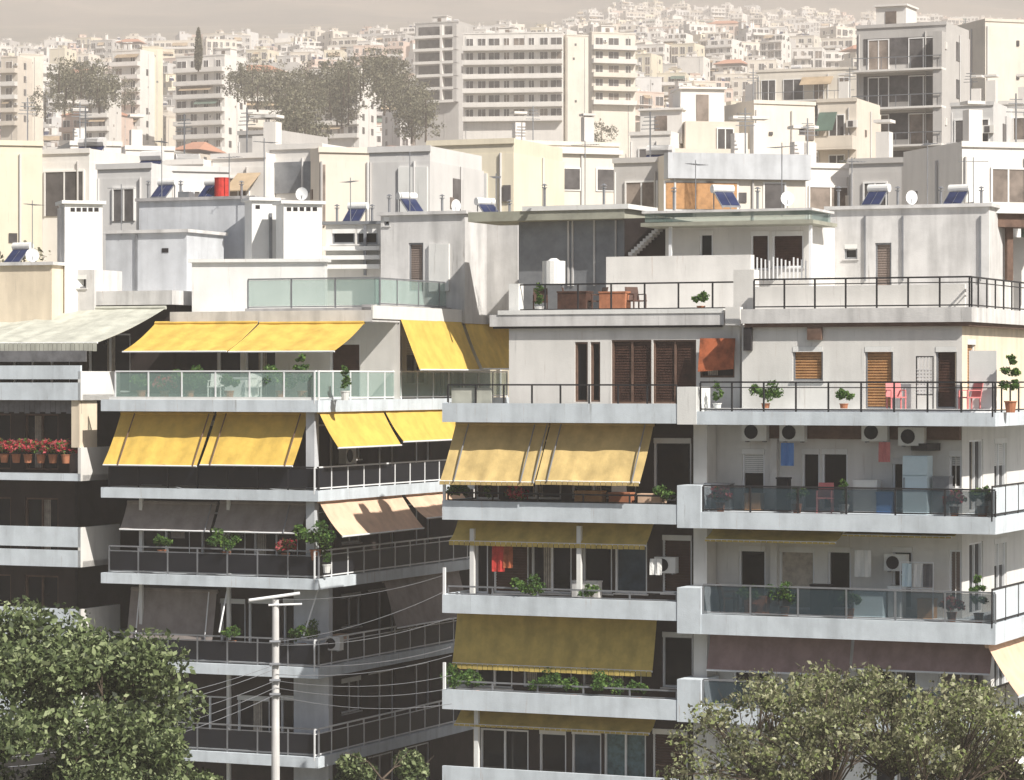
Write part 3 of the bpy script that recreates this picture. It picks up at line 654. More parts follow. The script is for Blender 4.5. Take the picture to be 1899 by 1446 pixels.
# ------------------------------------------------------------------ blocks of the city
def gen_block(rng, w, dep, H, col, bal=1, blank=False, awn=0, feat=(), fh=3.0, maxf=6, wincol='city_window', sidewin=True, low=False, setback=0, ground_ext=8, rail=None):
    """local frame, front towards -y; returns [(name, MB, [(subname, MB)])]"""
    P = []; body = MB('city_'+col); nf = max(1, int(H/fh))
    hb = H-(fh if setback else 0)
    body.box(LF, -w/2, w/2, -dep, 0, -ground_ext, hb)
    if setback: body.box(LF, -w/2+setback, w/2-setback*.3, -dep+.3, -setback*.8, hb-.01, H)
    P.append(('wall', body, []))
    pr = MB('city_'+col)
    for a in ((-w/2, w/2, -.25, -.02), (-w/2, -w/2+.22, -dep+.22, -.25), (w/2-.22, w/2-.02, -dep+.22, -.25)): pr.box(LF, *a, H-(fh if setback else 0), hb+.7)
    P.append(('parapet', pr, []))
    rfm = MB('city_roof').box(LF, -w/2+.25, w/2-.25, -dep+.25, -.3, hb+.005, hb+.06); P.append(('roof', rfm, []))
    nb = max(1, int(w/2.6)); ext = 1.1+.3*rng.random()
    lay = [rng.random() for _ in range(nb)]; x0b = -w/2+(.0 if bal == 1 else w*.3*rng.random()); x1b = w/2-(0 if bal != 3 else w*.35)
    for f in range(min(nf, maxf)):
        zt = H-f*fh; zb = zt-fh; sb = setback*.8 if (f == 0 and setback) else 0
        v0 = -sb
        if not blank:
            for k in range(nb):
                cx = -w/2+w*(k+.5)/nb
                if sb and (cx-.7 < -w/2+setback or cx+.7 > w/2-setback*.3): continue
                t = lay[k]; ww = (.55 if t < .25 else .8 if t < .7 else 1.15); h0 = .9 if t < .4 and not (bal and x0b < cx < x1b) else .05
                top = zt-.55
                m = wincol if rng.random() < .7 else 'city_shutter'
                fb = MB('city_'+col if low else 'lit_white')
                if low: P.append(('window', MB(m).box(LF, cx-ww, cx+ww, v0-.05, v0+.05, zb+h0, top), []))
                else:
                    for a in ((cx-ww-.08, cx-ww, zb+h0, top), (cx+ww, cx+ww+.08, zb+h0, top), (cx-ww-.08, cx+ww+.08, top, top+.09)):
                        fb.box(LF, a[0], a[1], v0-.05, v0+.09, a[2], a[3])
                    fb.box(LF, cx-.04, cx+.04, v0-.05, v0+.075, zb+h0, top)
                    P.append(('window', fb, [('pane' if m == wincol else 'shutter', MB(m).box(LF, cx-ww, cx+ww, v0-.05, v0+.05, zb+h0, top-.0))]))
        if not low and f < 5:
            if not blank and rng.random() < .5:
                cx = -w/2+w*(rng.randrange(nb)+1)/nb-.3; P.append(('air_conditioner', MB('city_white').box(LF, cx-.4, cx+.4, v0, v0+.32, zb+1.5, zb+2.05), [('fan_grille', MB('city_window').box(LF, cx-.25, cx+.12, v0+.321, v0+.34, zb+1.56, zb+1.98))]))
            if rng.random() < .6:
                cy = dep*(.2+.6*rng.random()); P.append(('vent', MB('city_shutter').box(LF, -w/2-.06, -w/2+.01, -cy-.2, -cy+.2, zb+1.2, zb+1.7).box(LF, w/2-.01, w/2+.06, -cy-.2, -cy+.2, zb+1.0, zb+1.5), []))
            if blank and rng.random() < .6:
                cx = (rng.random()-.5)*w*.8; P.append(('vent', MB('city_window').box(LF, cx-.22, cx+.22, -.01, .05, zb+1.3, zb+1.8), []))
        if bal and f < nf-0 and not blank:
            b = MB('city_white' if rng.random() < .5 or rail else 'city_'+col)
            b.box(LF, x0b, x1b, .0, ext, zb-.16, zb+.0)
            if rail != 'open':
                b.box(LF, x0b, x1b, ext-.12, ext+.01, zb+.001, zb+.85); b.box(LF, x0b, x0b+.1, .0, ext-.13, zb+.001, zb+.85); b.box(LF, x1b-.1, x1b, .0, ext-.13, zb+.001, zb+.85)
            sub = []
            if rail == 'open' and not low:
                r = MB('grey_metal').box(LF, x0b, x1b, ext-.06, ext, zb+.9, zb+.96); x = x0b+.02
                while x < x1b: r.box(LF, x, x+.05, ext-.05, ext-.01, zb, zb+.9); x += 1.2
                sub.append(('railing', r))
            P.append(('balcony', b, sub))
            if rng.random() < awn:
                m = 'city_awning' if rng.random() < .7 else 'city_green_awning'; a0 = x0b+(x1b-x0b)*rng.random()*.5; a1 = a0+(x1b-a0)*(.4+.6*rng.random()); a1 = max(a1, a0+1.2)
                zz = zt-.3; dr = .7+.9*rng.random()
                P.append(('awning', MB(m).sheet([[LF.P(a0, v0+.1, zz), LF.P(a1, v0+.1, zz)], [LF.P(a0, ext+.25, zz-dr), LF.P(a1, ext+.25, zz-dr)]], .05), []))
        if sidewin:
            fs = Fr(w/2, 0, -90); n2 = max(1, int(dep/4))
            fs2 = Fr(-w/2, -0, 90)
            for k in range(n2):
                c = dep*(k+.5)/n2
                if rng.random() < .6:
                    P.append(('window', MB(wincol).hexa([(w/2-.02, c-.6, zb+.9), (w/2+.05, c-.6, zb+.9), (w/2+.05, c+.6, zb+.9), (w/2-.02, c+.6, zb+.9), (w/2-.02, c-.6, zt-.6), (w/2+.05, c-.6, zt-.6), (w/2+.05, c+.6, zt-.6), (w/2-.02, c+.6, zt-.6)]), []))
                    P.append(('window', MB(wincol).hexa([(-w/2-.05, c-.6, zb+.9), (-w/2+.02, c-.6, zb+.9), (-w/2+.02, c+.6, zb+.9), (-w/2-.05, c+.6, zb+.9), (-w/2-.05, c-.6, zt-.6), (-w/2+.02, c-.6, zt-.6), (-w/2+.02, c+.6, zt-.6), (-w/2-.05, c+.6, zt-.6)]), []))
    top = H if not setback else H
    if not low:
        for q in (-.47, .1+.3*rng.random()): P.append(('drain_pipe', MB('city_grey' if rng.random() < .5 else 'city_pale grey').tube(LF.P(q*w, .07, -2), LF.P(q*w, .07, hb), .06, 6), []))
        fs_ = [(-w/2-.07, -dep*.4), (w/2+.07, -dep*.55)]
        for (a_, b_) in fs_: P.append(('drain_pipe', MB('city_pale grey').tube((a_, -b_, -2), (a_, -b_, hb), .06, 6), []))
        P.append(('cornice', MB('city_'+col).box(LF, -w/2-.06, w/2+.06, -.02, .07, hb+.45, hb+.72), []))
    if 'stair' in feat:
        sw = 2.4+1.6*rng.random(); sxx = (rng.random()-.5)*(w-sw-1); s = MB('city_'+('white' if rng.random() < .5 else col))
        s.box(LF, sxx-sw/2, sxx+sw/2, -dep*.75, -dep*.75+3, top-.01, top+2.4).box(LF, sxx-sw/2-.15, sxx+sw/2+.15, -dep*.75-.1, -dep*.75+3.2, top+2.401, top+2.55)
        P.append(('stair_room', s, [('door', MB('city_shutter').box(LF, sxx-.45, sxx+.45, -dep*.75+2.9, -dep*.75+3.05, top, top+2))]))
    if 'chimney' in feat:
        for k in range(1+int(2*rng.random())):
            c = (rng.random()-.5)*(w-1.5); P.append(('chimney', MB('city_white').box(LF, c-.35, c+.35, -dep*.5-.35, -dep*.5+.35, top-.01, top+1.7+rng.random()).box(LF, c-.45, c+.45, -dep*.5-.45, -dep*.5+.45, top+2.75, top+2.9), []))
    if 'heater' in feat:
        for k in range(1+int(2*rng.random())):
            c = (rng.random()-.5)*(w-2.5); y = -dep*.4
            P.append(('water_heater', MB('city_pale grey').tube(LF.P(c-.6, y-.5, top+1.3), LF.P(c+.6, y-.5, top+1.3), .28, 8).sheet([[LF.P(c-.6, y-.4, top+1.1), LF.P(c+.6, y-.4, top+1.1)], [LF.P(c-.6, y+.7, top+.2), LF.P(c+.6, y+.7, top+.2)]], .08, 'solar_panel')
                .box(LF, c-.55, c-.5, y-.5, y-.45, top, top+1.2).box(LF, c+.5, c+.55, y-.5, y-.45, top, top+1.2), []))
    if 'antenna' in feat:
        c = (rng.random()-.5)*(w-1); t = MB('grey_metal').box(LF, c-.03, c+.03, -dep*.3-.03, -dep*.3+.03, top, top+3.2)
        for k in range(4): t.box(LF, c-.5+.06*k, c+.5-.06*k, -dep*.3-.02, -dep*.3+.02, top+2.3+.2*k, top+2.34+.2*k)
        P.append(('antenna', t, []))
    if 'tiles' in feat:
        t = MB('city_terracotta'); hb2 = H+.72; t.v += [LF.P(-w/2-.3, .3, hb2), LF.P(w/2+.3, .3, hb2), LF.P(w/2+.3, -dep-.3, hb2), LF.P(-w/2-.3, -dep-.3, hb2), LF.P(-w/4, -dep/2, hb2+1.9), LF.P(w/4, -dep/2, hb2+1.9)]
        t.f += [(0, 1, 5, 4), (1, 2, 5), (2, 3, 4, 5), (3, 0, 4), (3, 2, 1, 0)]; t.fm += ['city_terracotta']*5; P.append(('tiled_roof', t, []))
    return P
def block_parts(P, root):
    for n, b, sub in P:
        o = b.build(n, root)
        for sn, sb in sub: sb.build(sn, o)
def block_merge(P):
    m = MB()
    for n, b, sub in P:
        for q in [b]+[x[1] for x in sub]:
            i = len(m.v); m.v += q.v; m.f += [tuple(i+k for k in f) for f in q.f]; m.fm += q.fm
    return m

FEATW = {'stair': 'roof room', 'chimney': 'chimneys', 'heater': 'solar heaters', 'antenna': 'tall antenna', 'tiles': 'tiled roof'}
rng = random.Random(11)
OCC = np.zeros((420, 960), bool)            # what nearer things already hide, in half photo pixels, y from -20
SK = [(0, 500), (340, 500), (350, 440), (700, 440), (705, 400), (960, 400), (960, 395), (1230, 395), (1231, 385), (1835, 385), (1836, 395), (1899, 395)]
for c in range(960): OCC[int((20+np.interp(c*2, [p[0] for p in SK], [p[1] for p in SK]))/2):, c] = True
def occ_rect(x, y, z0, z1, w, mark=True):
    px = CX+x/y*FPX; hw = w/2/y*FPX
    a, b = int((px-hw)/2), int((px+hw)/2); a, b = max(0, a), min(960, b)
    t = int((YH-(z1-CZ)/y*FPX+20)/2); bo = int((YH-(z0-CZ)/y*FPX+20)/2); t, bo = max(0, t), min(420, bo)
    if b <= a or bo <= t: return 0
    vis = int((~OCC[t:bo, a:b]).sum())
    if mark: OCC[t:bo, a:b] = True
    return vis
# landmarks: px0, px1, top, bottom, depth, yaw, colour, options, label, name
LM = [
 (-60, 78, 285, 470, 160, -14, 'yellowish', dict(blank=True, feat=('antenna',)), 'big blank cream wall at the left edge, above the pale roof slab', 'apartment_building'),
 (600, 694, 300, 440, 150, -16, 'beige', dict(blank=True, panels=[(603, 609, 306, 420, 'city_shutter'), (676, 690, 302, 420, 'white_paint')]), 'square beige wall with pale side pier between the dark awning and the blue-grey house', 'apartment_building'),
 (696, 785, 300, 440, 138, 20, 'pale grey', dict(nobal=True, blank=True, feat=(), panels=[(740, 782, 310, 395, 'white_paint')]), 'blue-grey house front with a white sheet panel, right of the square beige wall', 'apartment_building'),
 (790, 955, 285, 430, 150, 22, 'yellowish', dict(nobal=True, blank=True, panels=[(850, 905, 322, 372, 'white_paint'), (935, 950, 345, 375, 'city_window')]), 'low yellow-beige house with a broad white roof panel behind the glass terrace', 'apartment_building'),
 (958, 1152, 282, 392, 200, -18, 'cream', dict(w3=True), 'cream top storey with three square dark windows in a row', 'apartment_building'),
 (1238, 1500, 312, 392, 150, -12, 'cream', dict(orange=True), 'long low cream house with orange-brown shutters and a blue-grey roof band', 'apartment_building'),
 (1576, 1770, 318, 400, 150, 24, 'grey', dict(nobal=True, maxf=1, feat=('chimney',)), 'dark grey rooftop house behind the big pale stair room on the right', 'apartment_building'),
 (1778, 1960, 292, 400, 140, -16, 'white', dict(maxf=2, awn=.8), 'white house with slanting white canopy at the right edge', 'apartment_building'),
 (1770, 1835, 208, 310, 210, 22, 'pale grey', dict(maxf=3), 'narrow bluish house right of the tall grey concrete block', 'apartment_building'),
 (1838, 1920, 205, 300, 215, 20, 'white', dict(maxf=3), 'bluish white house under the tall blank cream tower at the right edge', 'apartment_building'),
 (1590, 1752, 60, 330, 240, 24, 'grey', dict(deep=True, maxf=5, feat=('stair',)), 'tall grey concrete block with deep open floors standing over the right side', 'apartment_building'),
 (1822, 1950, 50, 215, 290, -18, 'cream', dict(blank=True, panels=[(1885, 1890, 75, 85, 'city_window'), (1885, 1890, 138, 147, 'city_window')]), 'tall blank cream tower at the right edge', 'tower_block'),
 (1762, 1820, 85, 230, 330, 10, 'yellowish', dict(maxf=5), 'tall narrow yellowish block between the grey concrete block and cream tower', 'tower_block'),
 (1395, 1515, 205, 330, 220, -20, 'cream', dict(blank=True, feat=('antenna',), panels=[(1424, 1431, 245, 251, 'city_window'), (1497, 1513, 230, 258, 'city_shutter')]), 'blank cream wall with one small vent, left of the grey concrete block', 'apartment_building'),
 (1518, 1586, 200, 330, 225, 22, 'beige', dict(maxf=4, awn=.3), 'narrow beige block pressed between a blank cream wall and the grey concrete block', 'apartment_building'),
 (1236, 1392, 222, 330, 215, -8, 'beige', dict(maxf=3, feat=('stair',), setback=1.5), 'beige setback block with a roof room, left of the blank vented cream wall', 'apartment_building'),
 (1402, 1588, 138, 230, 350, 20, 'cream', dict(maxf=5, rail='open', feat=('heater',)), 'long cream block with white roof edge above the blank cream wall', 'apartment_building'),
 (768, 852, 46, 200, 700, 22, 'grey', dict(deep=True, pier=True, maxf=6, feat=('stair', 'heater')), 'tall grey-brown block with dark open floors beside the hillside trees', 'tower_block'),
 (856, 1046, 66, 230, 640, 8, 'white', dict(maxf=6, feat=('stair', 'chimney')), 'long white balcony block right of the tall grey-brown one, near the top', 'apartment_building'),
 (1050, 1092, 70, 200, 640, -20, 'cream', dict(blank=True), 'blank narrow cream slab wall against the long white balcony block', 'apartment_building'),
 (1096, 1180, 66, 190, 660, -16, 'cream', dict(maxf=5, feat=('stair',)), 'cream block with a striped top storey, left of centre-right hillside', 'apartment_building'),
 (205, 262, 98, 260, 700, 22, 'white', dict(maxf=7), 'white balcony half of the tall pair of blocks at upper left', 'apartment_building'),
 (264, 302, 92, 260, 705, -20, 'yellowish', dict(blank=True), 'tall blank yellowish slab rising beside the white balcony block at upper left', 'tower_block'),
 (322, 420, 108, 270, 680, 24, 'white', dict(maxf=7, awn=.3, feat=('chimney', 'stair')), 'wide white block with many dark balconies under the cypress spire', 'apartment_building'),
 (150, 204, 143, 250, 680, 16, 'white', dict(maxf=6), 'white block of evenly striped balconies, left of the tall yellowish slab', 'apartment_building'),
 (110, 215, 218, 290, 690, 18, 'pinkish', dict(maxf=2, feat=('tiles',)), 'low pinkish house with a faded red tile roof at left', 'house'),
 (36, 80, 105, 260, 700, -14, 'cream', dict(blank=True), 'tall blank cream gable near the left edge', 'apartment_building'),
 (0, 34, 110, 260, 690, 20, 'beige', dict(maxf=5), 'beige balcony block at the very left edge of the hillside', 'apartment_building'),
 (574, 668, 132, 230, 680, 22, 'white', dict(maxf=5, rail=None), 'white block with grey striped balconies in front of the dark tree clump', 'apartment_building'),
 (440, 530, 138, 240, 690, -14, 'cream', dict(maxf=5, feat=('tiles',)), 'cream block with a tiled hip roof just left of the tree clump', 'apartment_building'),
 (92, 148, 300, 400, 165, 20, 'white', dict(maxf=1, nobal=True, feat=('heater', 'antenna')), 'small white rooftop house behind the slotted white chimney', 'house'),
 (152, 204, 284, 400, 178, -16, 'white', dict(maxf=2, rail='open'), 'white house with an open railing, up behind the slotted chimney', 'house'),
 (210, 250, 330, 400, 148, 22, 'pale grey', dict(maxf=1, nobal=True, feat=('heater',)), 'pale grey hut with a solar heater over the low blue-grey roof wall', 'house'),
 (256, 300, 292, 400, 185, -18, 'white', dict(maxf=2, nobal=True, feat=('chimney',)), 'white house with chimney above the blue-grey stair room, left side', 'house'),
 (306, 345, 322, 400, 152, 18, 'white', dict(maxf=1, nobal=True, feat=('antenna',)), 'narrow white hut above the middle of the blue-grey stair room', 'house'),
 (350, 392, 335, 400, 150, -20, 'pale grey', dict(maxf=1, nobal=True, feat=('heater',)), 'pale grey hut left of the red drum', 'house'),
 (425, 460, 310, 400, 152, 22, 'white', dict(maxf=2, feat=('chimney', 'antenna')), 'narrow white house right of the red drum', 'house'),
 (464, 496, 262, 400, 195, 24, 'grey', dict(blank=True, feat=()), 'slim plain grey wall above the narrow white chimney', 'house'),
 (502, 594, 293, 400, 152, 24, 'white', dict(nobal=True, blank=True, feat=(), panels=[(506, 586, 300, 358, 'grey_metal'), (588, 593, 294, 380, 'city_shutter')]), 'white house with a big dark grey roller front, above the slotted pier', 'house'),
 (1158, 1222, 318, 400, 152, 22, 'grey', dict(maxf=1, nobal=True, feat=('heater', 'antenna')), 'dark grey hut left of the orange-shuttered cream house', 'house'),
 (1508, 1572, 328, 400, 156, -16, 'white', dict(maxf=1, nobal=True, feat=('chimney', 'antenna')), 'small white hut right of the orange-shuttered cream house', 'house'),
 (1180, 1232, 262, 330, 215, 20, 'white', dict(maxf=3, feat=('stair',)), 'white balcony house just left of the beige setback block', 'house'),
]
LMR = []
for (a, b, t, bo, d, yaw, col, op, label, name) in LM:
    op = dict(op); w = (b-a)/FPX*d/math.cos(R(abs(yaw)))*.97; x = ((a+b)/2-CX)/FPX*d
    g = T(x, d); H = CZ+(YH-t)/FPX*d-g; dep = min(12, max(7, w*.8))
    # keep the flank inside the measured width
    w = max(3, w-(math.tan(R(abs(yaw)))*dep*.0))
    root = thing(name, (x, d, g), label, 'tower block' if name == 'tower_block' else name.replace('_', ' ').replace('apartment building', 'apartment building'))
    if name == 'house': root['category'] = 'house'
    kw = dict(bal=0 if op.get('nobal') or op.get('w3') or op.get('orange') else 1, blank=op.get('blank', False), awn=op.get('awn', .15), feat=op.get('feat', () if op.get('blank') else ('antenna', 'chimney')), maxf=op.get('maxf', 5), setback=op.get('setback', 0), rail=op.get('rail'))
    if op.get('w3') or op.get('orange') or op.get('pier'): kw['blank'] = True
    if op.get('deep'): kw['rail'] = 'open'
    P = gen_block(random.Random(int(a*7+t)), w, dep, H, col, ground_ext=2, **kw)
    for (qa, qb, qt, qb2, qm) in op.get('panels', ()):
        f_ = lambda p: -w/2+(p-a)/(b-a)*w; zz = lambda p: CZ+(YH-p)/FPX*d-g
        P.append(('panel', MB(qm).box(LF, f_(qa), f_(qb), -.02, .10, zz(qb2), zz(qt)), []))
    if op.get('w3'):
        for q in (-.37, .02, .37):
            c = q*w; P.append(('window', MB('lit_white').box(LF, c-.72, c+.72, -.03, .06, H-2.55, H-1.0), [('pane', MB('city_window').box(LF, c-.6, c+.6, 0, .09, H-2.45, H-1.1))]))
        P.append(('cornice', MB('city_white').box(LF, -w/2-.2, w/2+.2, -.3, .25, H-.1, H+.18), []))
    if op.get('orange'):
        P.append(('cornice', MB('blue_grey_wall').box(LF, -w/2-.2, w/2+.2, -.5, .3, H-.55, H+.72), []))
        for c, ww, m in ((-.42*w, .8, 'wood_orange'), (-.30*w, .7, 'wood_orange'), (-.12*w, .75, 'wood_orange'), (.27*w, .5, 'city_window')):
            P.append(('window', MB('lit_white').box(LF, c-ww-.1, c+ww+.1, -.03, .05, H-2.15, H-.65), [('shutter', MB(m).box(LF, c-ww, c+ww, 0, .08, H-2.05, H-.75))]))
    if op.get('deep'):
        for f in range(min(6, int(H/3))):
            zb = H-3*(f+1)
            P.append(('recess_shade', MB('city_window').box(LF, -w*.42, w*.42, .005, .03, zb+.5, zb+2.6), []))  # thin dark sheet; shade of the open floors put into its colour
            if op.get('pier'):
                P.append(('balcony', MB('city_white').box(LF, -w/2, w*.42, .031, 1.3, zb-.15, zb+.5), [])); P.append(('pier', MB('city_white').box(LF, w*.12, w*.17, .031, 1.35, zb+.501, zb+2.84), []))
            P.append(('side_pier', MB('city_grey').box(LF, w*.40, w/2, .0, 1.2, zb, zb+2.84), []))
    root['_b'] = [0.0, 0.0, 0.0]; block_parts(P, root)
    root.rotation_euler = (0, 0, -R(yaw))
    LMR.append((a, b, t, bo, d, x, g, w, H))
for (a, b, t, bo, d, x, g, w, H) in sorted(LMR, key=lambda r: r[4]): pass
# everything else on the slope
cand = []
dd = 172.0
while dd < 2640:
    step = 15 if dd < 500 else 17 if dd < 1100 else 22
    xw = .178*dd+14; x = -xw+rng.random()*10
    while x < xw:
        w = 5.5+rng.random()*7 if rng.random() < .85 else 13+rng.random()*7
        d = dd+(rng.random()-.5)*6
        k = x/d
        far_ok = d < 1650+900*min(1, max(0, (k+.02)/.06))
        nf = rng.choice([2, 2, 3, 3, 4, 4, 5, 6]); H = nf*3.0+.4
        c = rng.random(); col = ('white' if c < .36 else 'cream' if c < .60 else 'beige' if c < .70 else 'pale grey' if c < .82 else 'yellowish' if c < .90 else 'pinkish' if c < .96 else 'grey')
        if far_ok and rng.random() > .06: cand.append([x+w/2, d, w, H, nf, col])
        x += w+(1.5+rng.random()*4)
    dd += step
cand.sort(key=lambda r: r[1])
TREES = []
# far tree clumps (px, top py, depth)
for px, py, d, n in ((690, 80, 600, 3), (725, 72, 606, 3), (655, 95, 590, 2), (745, 100, 598, 2), (765, 130, 590, 2), (540, 95, 600, 2), (575, 100, 590, 2), (545, 130, 545, 3), (565, 165, 500, 2), (590, 108, 596, 2), (480, 105, 640, 2), (120, 100, 600, 2), (160, 98, 605, 2), (195, 110, 600, 2), (620, 100, 605, 2), (505, 100, 640, 2), (450, 100, 650, 3), (620, 88, 640, 3), (780, 150, 560, 2), (560, 190, 560, 2), (640, 130, 600, 2), (215, 118, 660, 2), (100, 120, 640, 2), (705, 120, 580, 2), (740, 150, 560, 2), (1572, 285, 222, 1), (45, 425, 128, 1), (1115, 215, 620, 1)):
    for k in range(n+(n > 1)): TREES.append((px+rng.uniform(-26, 26)*(n > 1), py-6+rng.uniform(0, 34)*(n > 1), d+rng.uniform(-8, 8)))
vis = []
lm_sorted = sorted(LMR, key=lambda r: r[4]); li = 0
def marklm(upto):
    global li
    while li < len(lm_sorted) and lm_sorted[li][4] < upto:
        a, b, t, bo, d, x, g, w, H = lm_sorted[li]; occ_rect(x, d, g, g+H, (b-a)/FPX*d); li += 1
for r in cand:
    x, d, w, H, nf, col = r
    marklm(d)
    px = CX+x/d*FPX; hw = (w/2+1.5)/d*FPX
    g = T(x, d); tp = YH-(g+H+1-CZ)/d*FPX
    bad = False
    for (a, b, t, bo, ld, lx, lg, lw, lH) in LMR:
        ov = min(px+hw, b)-max(px-hw, a)
        if ov > 3 and ld-2 > d and tp < bo-8:
            nH = CZ+(YH-bo+6)/FPX*d-g
            if nH >= 5.5 and nH < H: H = 3.0*int(nH/3)+.4; tp = YH-(g+H+1-CZ)/d*FPX
            else: bad = True
        if abs(ld-d) < 16 and abs(lx-x) < (lw+w)/2+4: bad = True
        if bad: break
    if bad: continue
    for (tx, ty, td) in TREES:
        if td > d and abs(tx-px) < hw+8 and tp < ty+16: bad = True; break
        if td <= d and d-td < 14 and abs(tx-px) < hw: bad = True; break
    if bad or H < 3: continue
    v_ = occ_rect(x, d, g, g+H+.7, w+3)
    if v_ < 6: continue
    vis.append((v_, x, d, w, H, g, col))
vis.sort(key=lambda r: -r[0])
NTH = 300-len(LM)-3
single = vis[:NTH]; rest = vis[NTH:]
# describe each by its look and by what it stands above
ANCH = [(-50, 'the left edge'), (110, 'the slotted white chimney'), (240, 'the blue-grey roof wall'), (330, 'the grey roof door'), (440, 'the left white pier'), (560, 'the slotted pier'), (650, 'the square beige wall'), (740, 'the blue-grey house front'), (860, 'the long glass terrace'), (985, 'the grey shed front'), (1090, 'the white roof tank'), (1190, 'the slanting roof stair'), (1300, 'the orange-shuttered house'), (1440, 'the blank cream wall'), (1560, 'the small roof window'), (1680, 'the grey concrete block'), (1790, 'the brown pergola'), (1880, 'the right edge')]
def anchor(px): return min(ANCH, key=lambda a: abs(a[0]-px))[1]
def band(py): return 'low' if py > 290 else 'lower-middle' if py > 225 else 'middle' if py > 170 else 'upper-middle' if py > 125 else 'high' if py > 90 else 'very high'
def yawpick(x, d):
    c = (int((x+1000)/46)*7+int(d/60)*13) % 5
    return (24, -18, 20, -28, 8)[c]
used_labels = {}
infos = []
for rk, (v_, x, d, w, H, g, col) in enumerate(single):
    px = CX+x/d*FPX; tp = YH-(g+H-CZ)/d*FPX
    infos.append([px, tp, x, d, w, H, g, col, rk < 110])
protos = {}
featsets = [('stair', 'antenna', 'heater'), ('stair', 'chimney', 'heater'), ('heater', 'antenna', 'chimney'), ('stair', 'heater', 'antenna'), ('chimney', 'antenna', 'heater'), ('tiles',), ('stair', 'chimney', 'antenna'), ('heater', 'chimney', 'stair')]
def make_label(px, tp, w, nf, col, feat, blank):
    look = ('blank ' if blank else '')+('wide ' if w > 15 else 'narrow ' if w < 9.5 else '')
    kind = 'block' if nf > 2 else 'house'
    f = FEATW[feat[0]] if feat else 'flat roof'
    stor = {2: 'two-storey', 3: 'three-storey', 4: 'four-storey', 5: 'five-storey', 6: 'six-storey'}.get(nf, 'low')
    return f"{look}{stor} {col} {kind} with {f}, {band(tp)} above {anchor(px)}"
rows = []
for (px, tp, x, d, w, H, g, col, near) in infos:
    nf = int(H/3); yaw = yawpick(x, d)
    wq = 6.5 if w < 7.6 else 8.5 if w < 9.5 else 11 if w < 12.5 else 14.5 if w < 17 else 19
    fi = rng.randrange(8) if not (rng.random() < .0) else 5
    if fi == 5 and rng.random() < .6: fi = 0
    blank = rng.random() < .10
    key = (wq, nf, col, fi if near else fi % 4, blank, near, rng.randrange(2))
    feat = featsets[key[3]]
    rows.append([make_label(px, tp, w, nf, col, feat, blank), px, tp, x, d, w, g, yaw, key, feat, nf, col, blank, wq])
from collections import defaultdict
grp = defaultdict(list)
for r in rows: grp[r[0]].append(r)
for lab, L in grp.items():
    if len(L) > 1:
        L.sort(key=lambda r: r[1])
        ordn = ['leftmost', 'second', 'third', 'fourth', 'fifth', 'sixth']
        for i, r in enumerate(L):
            base = lab.split(' with ')[0]; rest_ = lab.split(', ', 1)[1]
            r[0] = (('left ', 'right ')[i] if len(L) == 2 else ordn[min(i, 5)]+' ')+lab
            if len(r[0].split()) > 16: r[0] = r[0].replace('blank ', '', 1).replace('wide ', '', 1).replace('narrow ', '', 1)
for (lab, px, tp, x, d, w, g, yaw, key, feat, nf, col, blank, wq) in rows:
    H = nf*3+.4; near = key[5]
    if key not in protos:
        q = random.Random(hash(key) % 99991 if False else sum(ord(c) for c in str(key)))
        P = gen_block(q, wq, 10+q.random()*2, H, col, bal=q.choice([1, 1, 2, 3, 0]), blank=blank, awn=.22, feat=feat, maxf=nf, rail=q.choice([None, None, 'open']), setback=q.choice([0, 0, 1.6]) if nf > 2 else 0)
        if near:
            o = bpy.data.objects.new('apartment_building' if nf > 2 else 'house', None); COL.objects.link(o); o['_b'] = [0.0, 0.0, 0.0]; block_parts(P, o)
        else:
            o = block_merge(P).build('apartment_building' if nf > 2 else 'house', base=(0, 0, 0))
        protos[key] = o; c = o
    else: c = copy_tree(protos[key])
    c.location = (x, d, g); c.rotation_euler = (0, 0, -R(yaw+rng.uniform(-4, 4))); c.scale = (w/wq, 1, 1)
    tag(c, lab, 'apartment building' if nf > 2 else 'house', 'buildings on the hillside')
# the far mass of the city
far_m = {}
PL = []
for k in range(26):
    q = random.Random(500+k); col = q.choice(['white', 'white', 'cream', 'cream', 'beige', 'pale grey', 'yellowish', 'pinkish', 'grey']); nf = q.choice([2, 3, 4, 5, 6])
    P = gen_block(q, 12, 10, nf*3+.4, col, bal=q.choice([1, 0, 2]), blank=q.random() < .15, awn=0, feat=q.choice([('stair', 'chimney'), ('stair',), ('chimney',)]), maxf=3, low=True, sidewin=False)
    m = block_merge(P); PL.append((nf, col, m, np.array(m.v)))
Vs = []; Fs = []; Ms = []; off = 0
for (v_, x, d, w, H, g, col) in rest:
    nf = int(H/3)
    L = [p for p in PL if p[0] == nf] or PL
    L2 = [p for p in L if p[1] == col] or L
    p = rng.choice(L2); a = -R(yawpick(x, d)+rng.uniform(-5, 5)); ca, sa = math.cos(a), math.sin(a)
    v = p[3]*np.array((w/12, 1, 1)); Vs.append(np.stack([x+v[:, 0]*ca-v[:, 1]*sa, d+v[:, 0]*sa+v[:, 1]*ca, g+v[:, 2]], 1))
    Fs += [tuple(off+k for k in f) for f in p[2].f]; Ms += p[2].fm; off += len(v)
me = bpy.data.meshes.new('distant_buildings'); me.from_pydata(np.concatenate(Vs).tolist(), [], Fs)
nm = sorted(set(Ms))
for n in nm: me.materials.append(M[n])
idx = {n: i for i, n in enumerate(nm)}; me.polygons.foreach_set('material_index', [idx[n] for n in Ms]); me.update()
o = bpy.data.objects.new('distant_buildings', me); COL.objects.link(o); tag(o, 'mass of pale distant buildings fading into haze up the hillside', 'buildings'); o['kind'] = 'stuff'
print('CITY single', len(single), 'rest', len(rest), 'protos', len(protos))

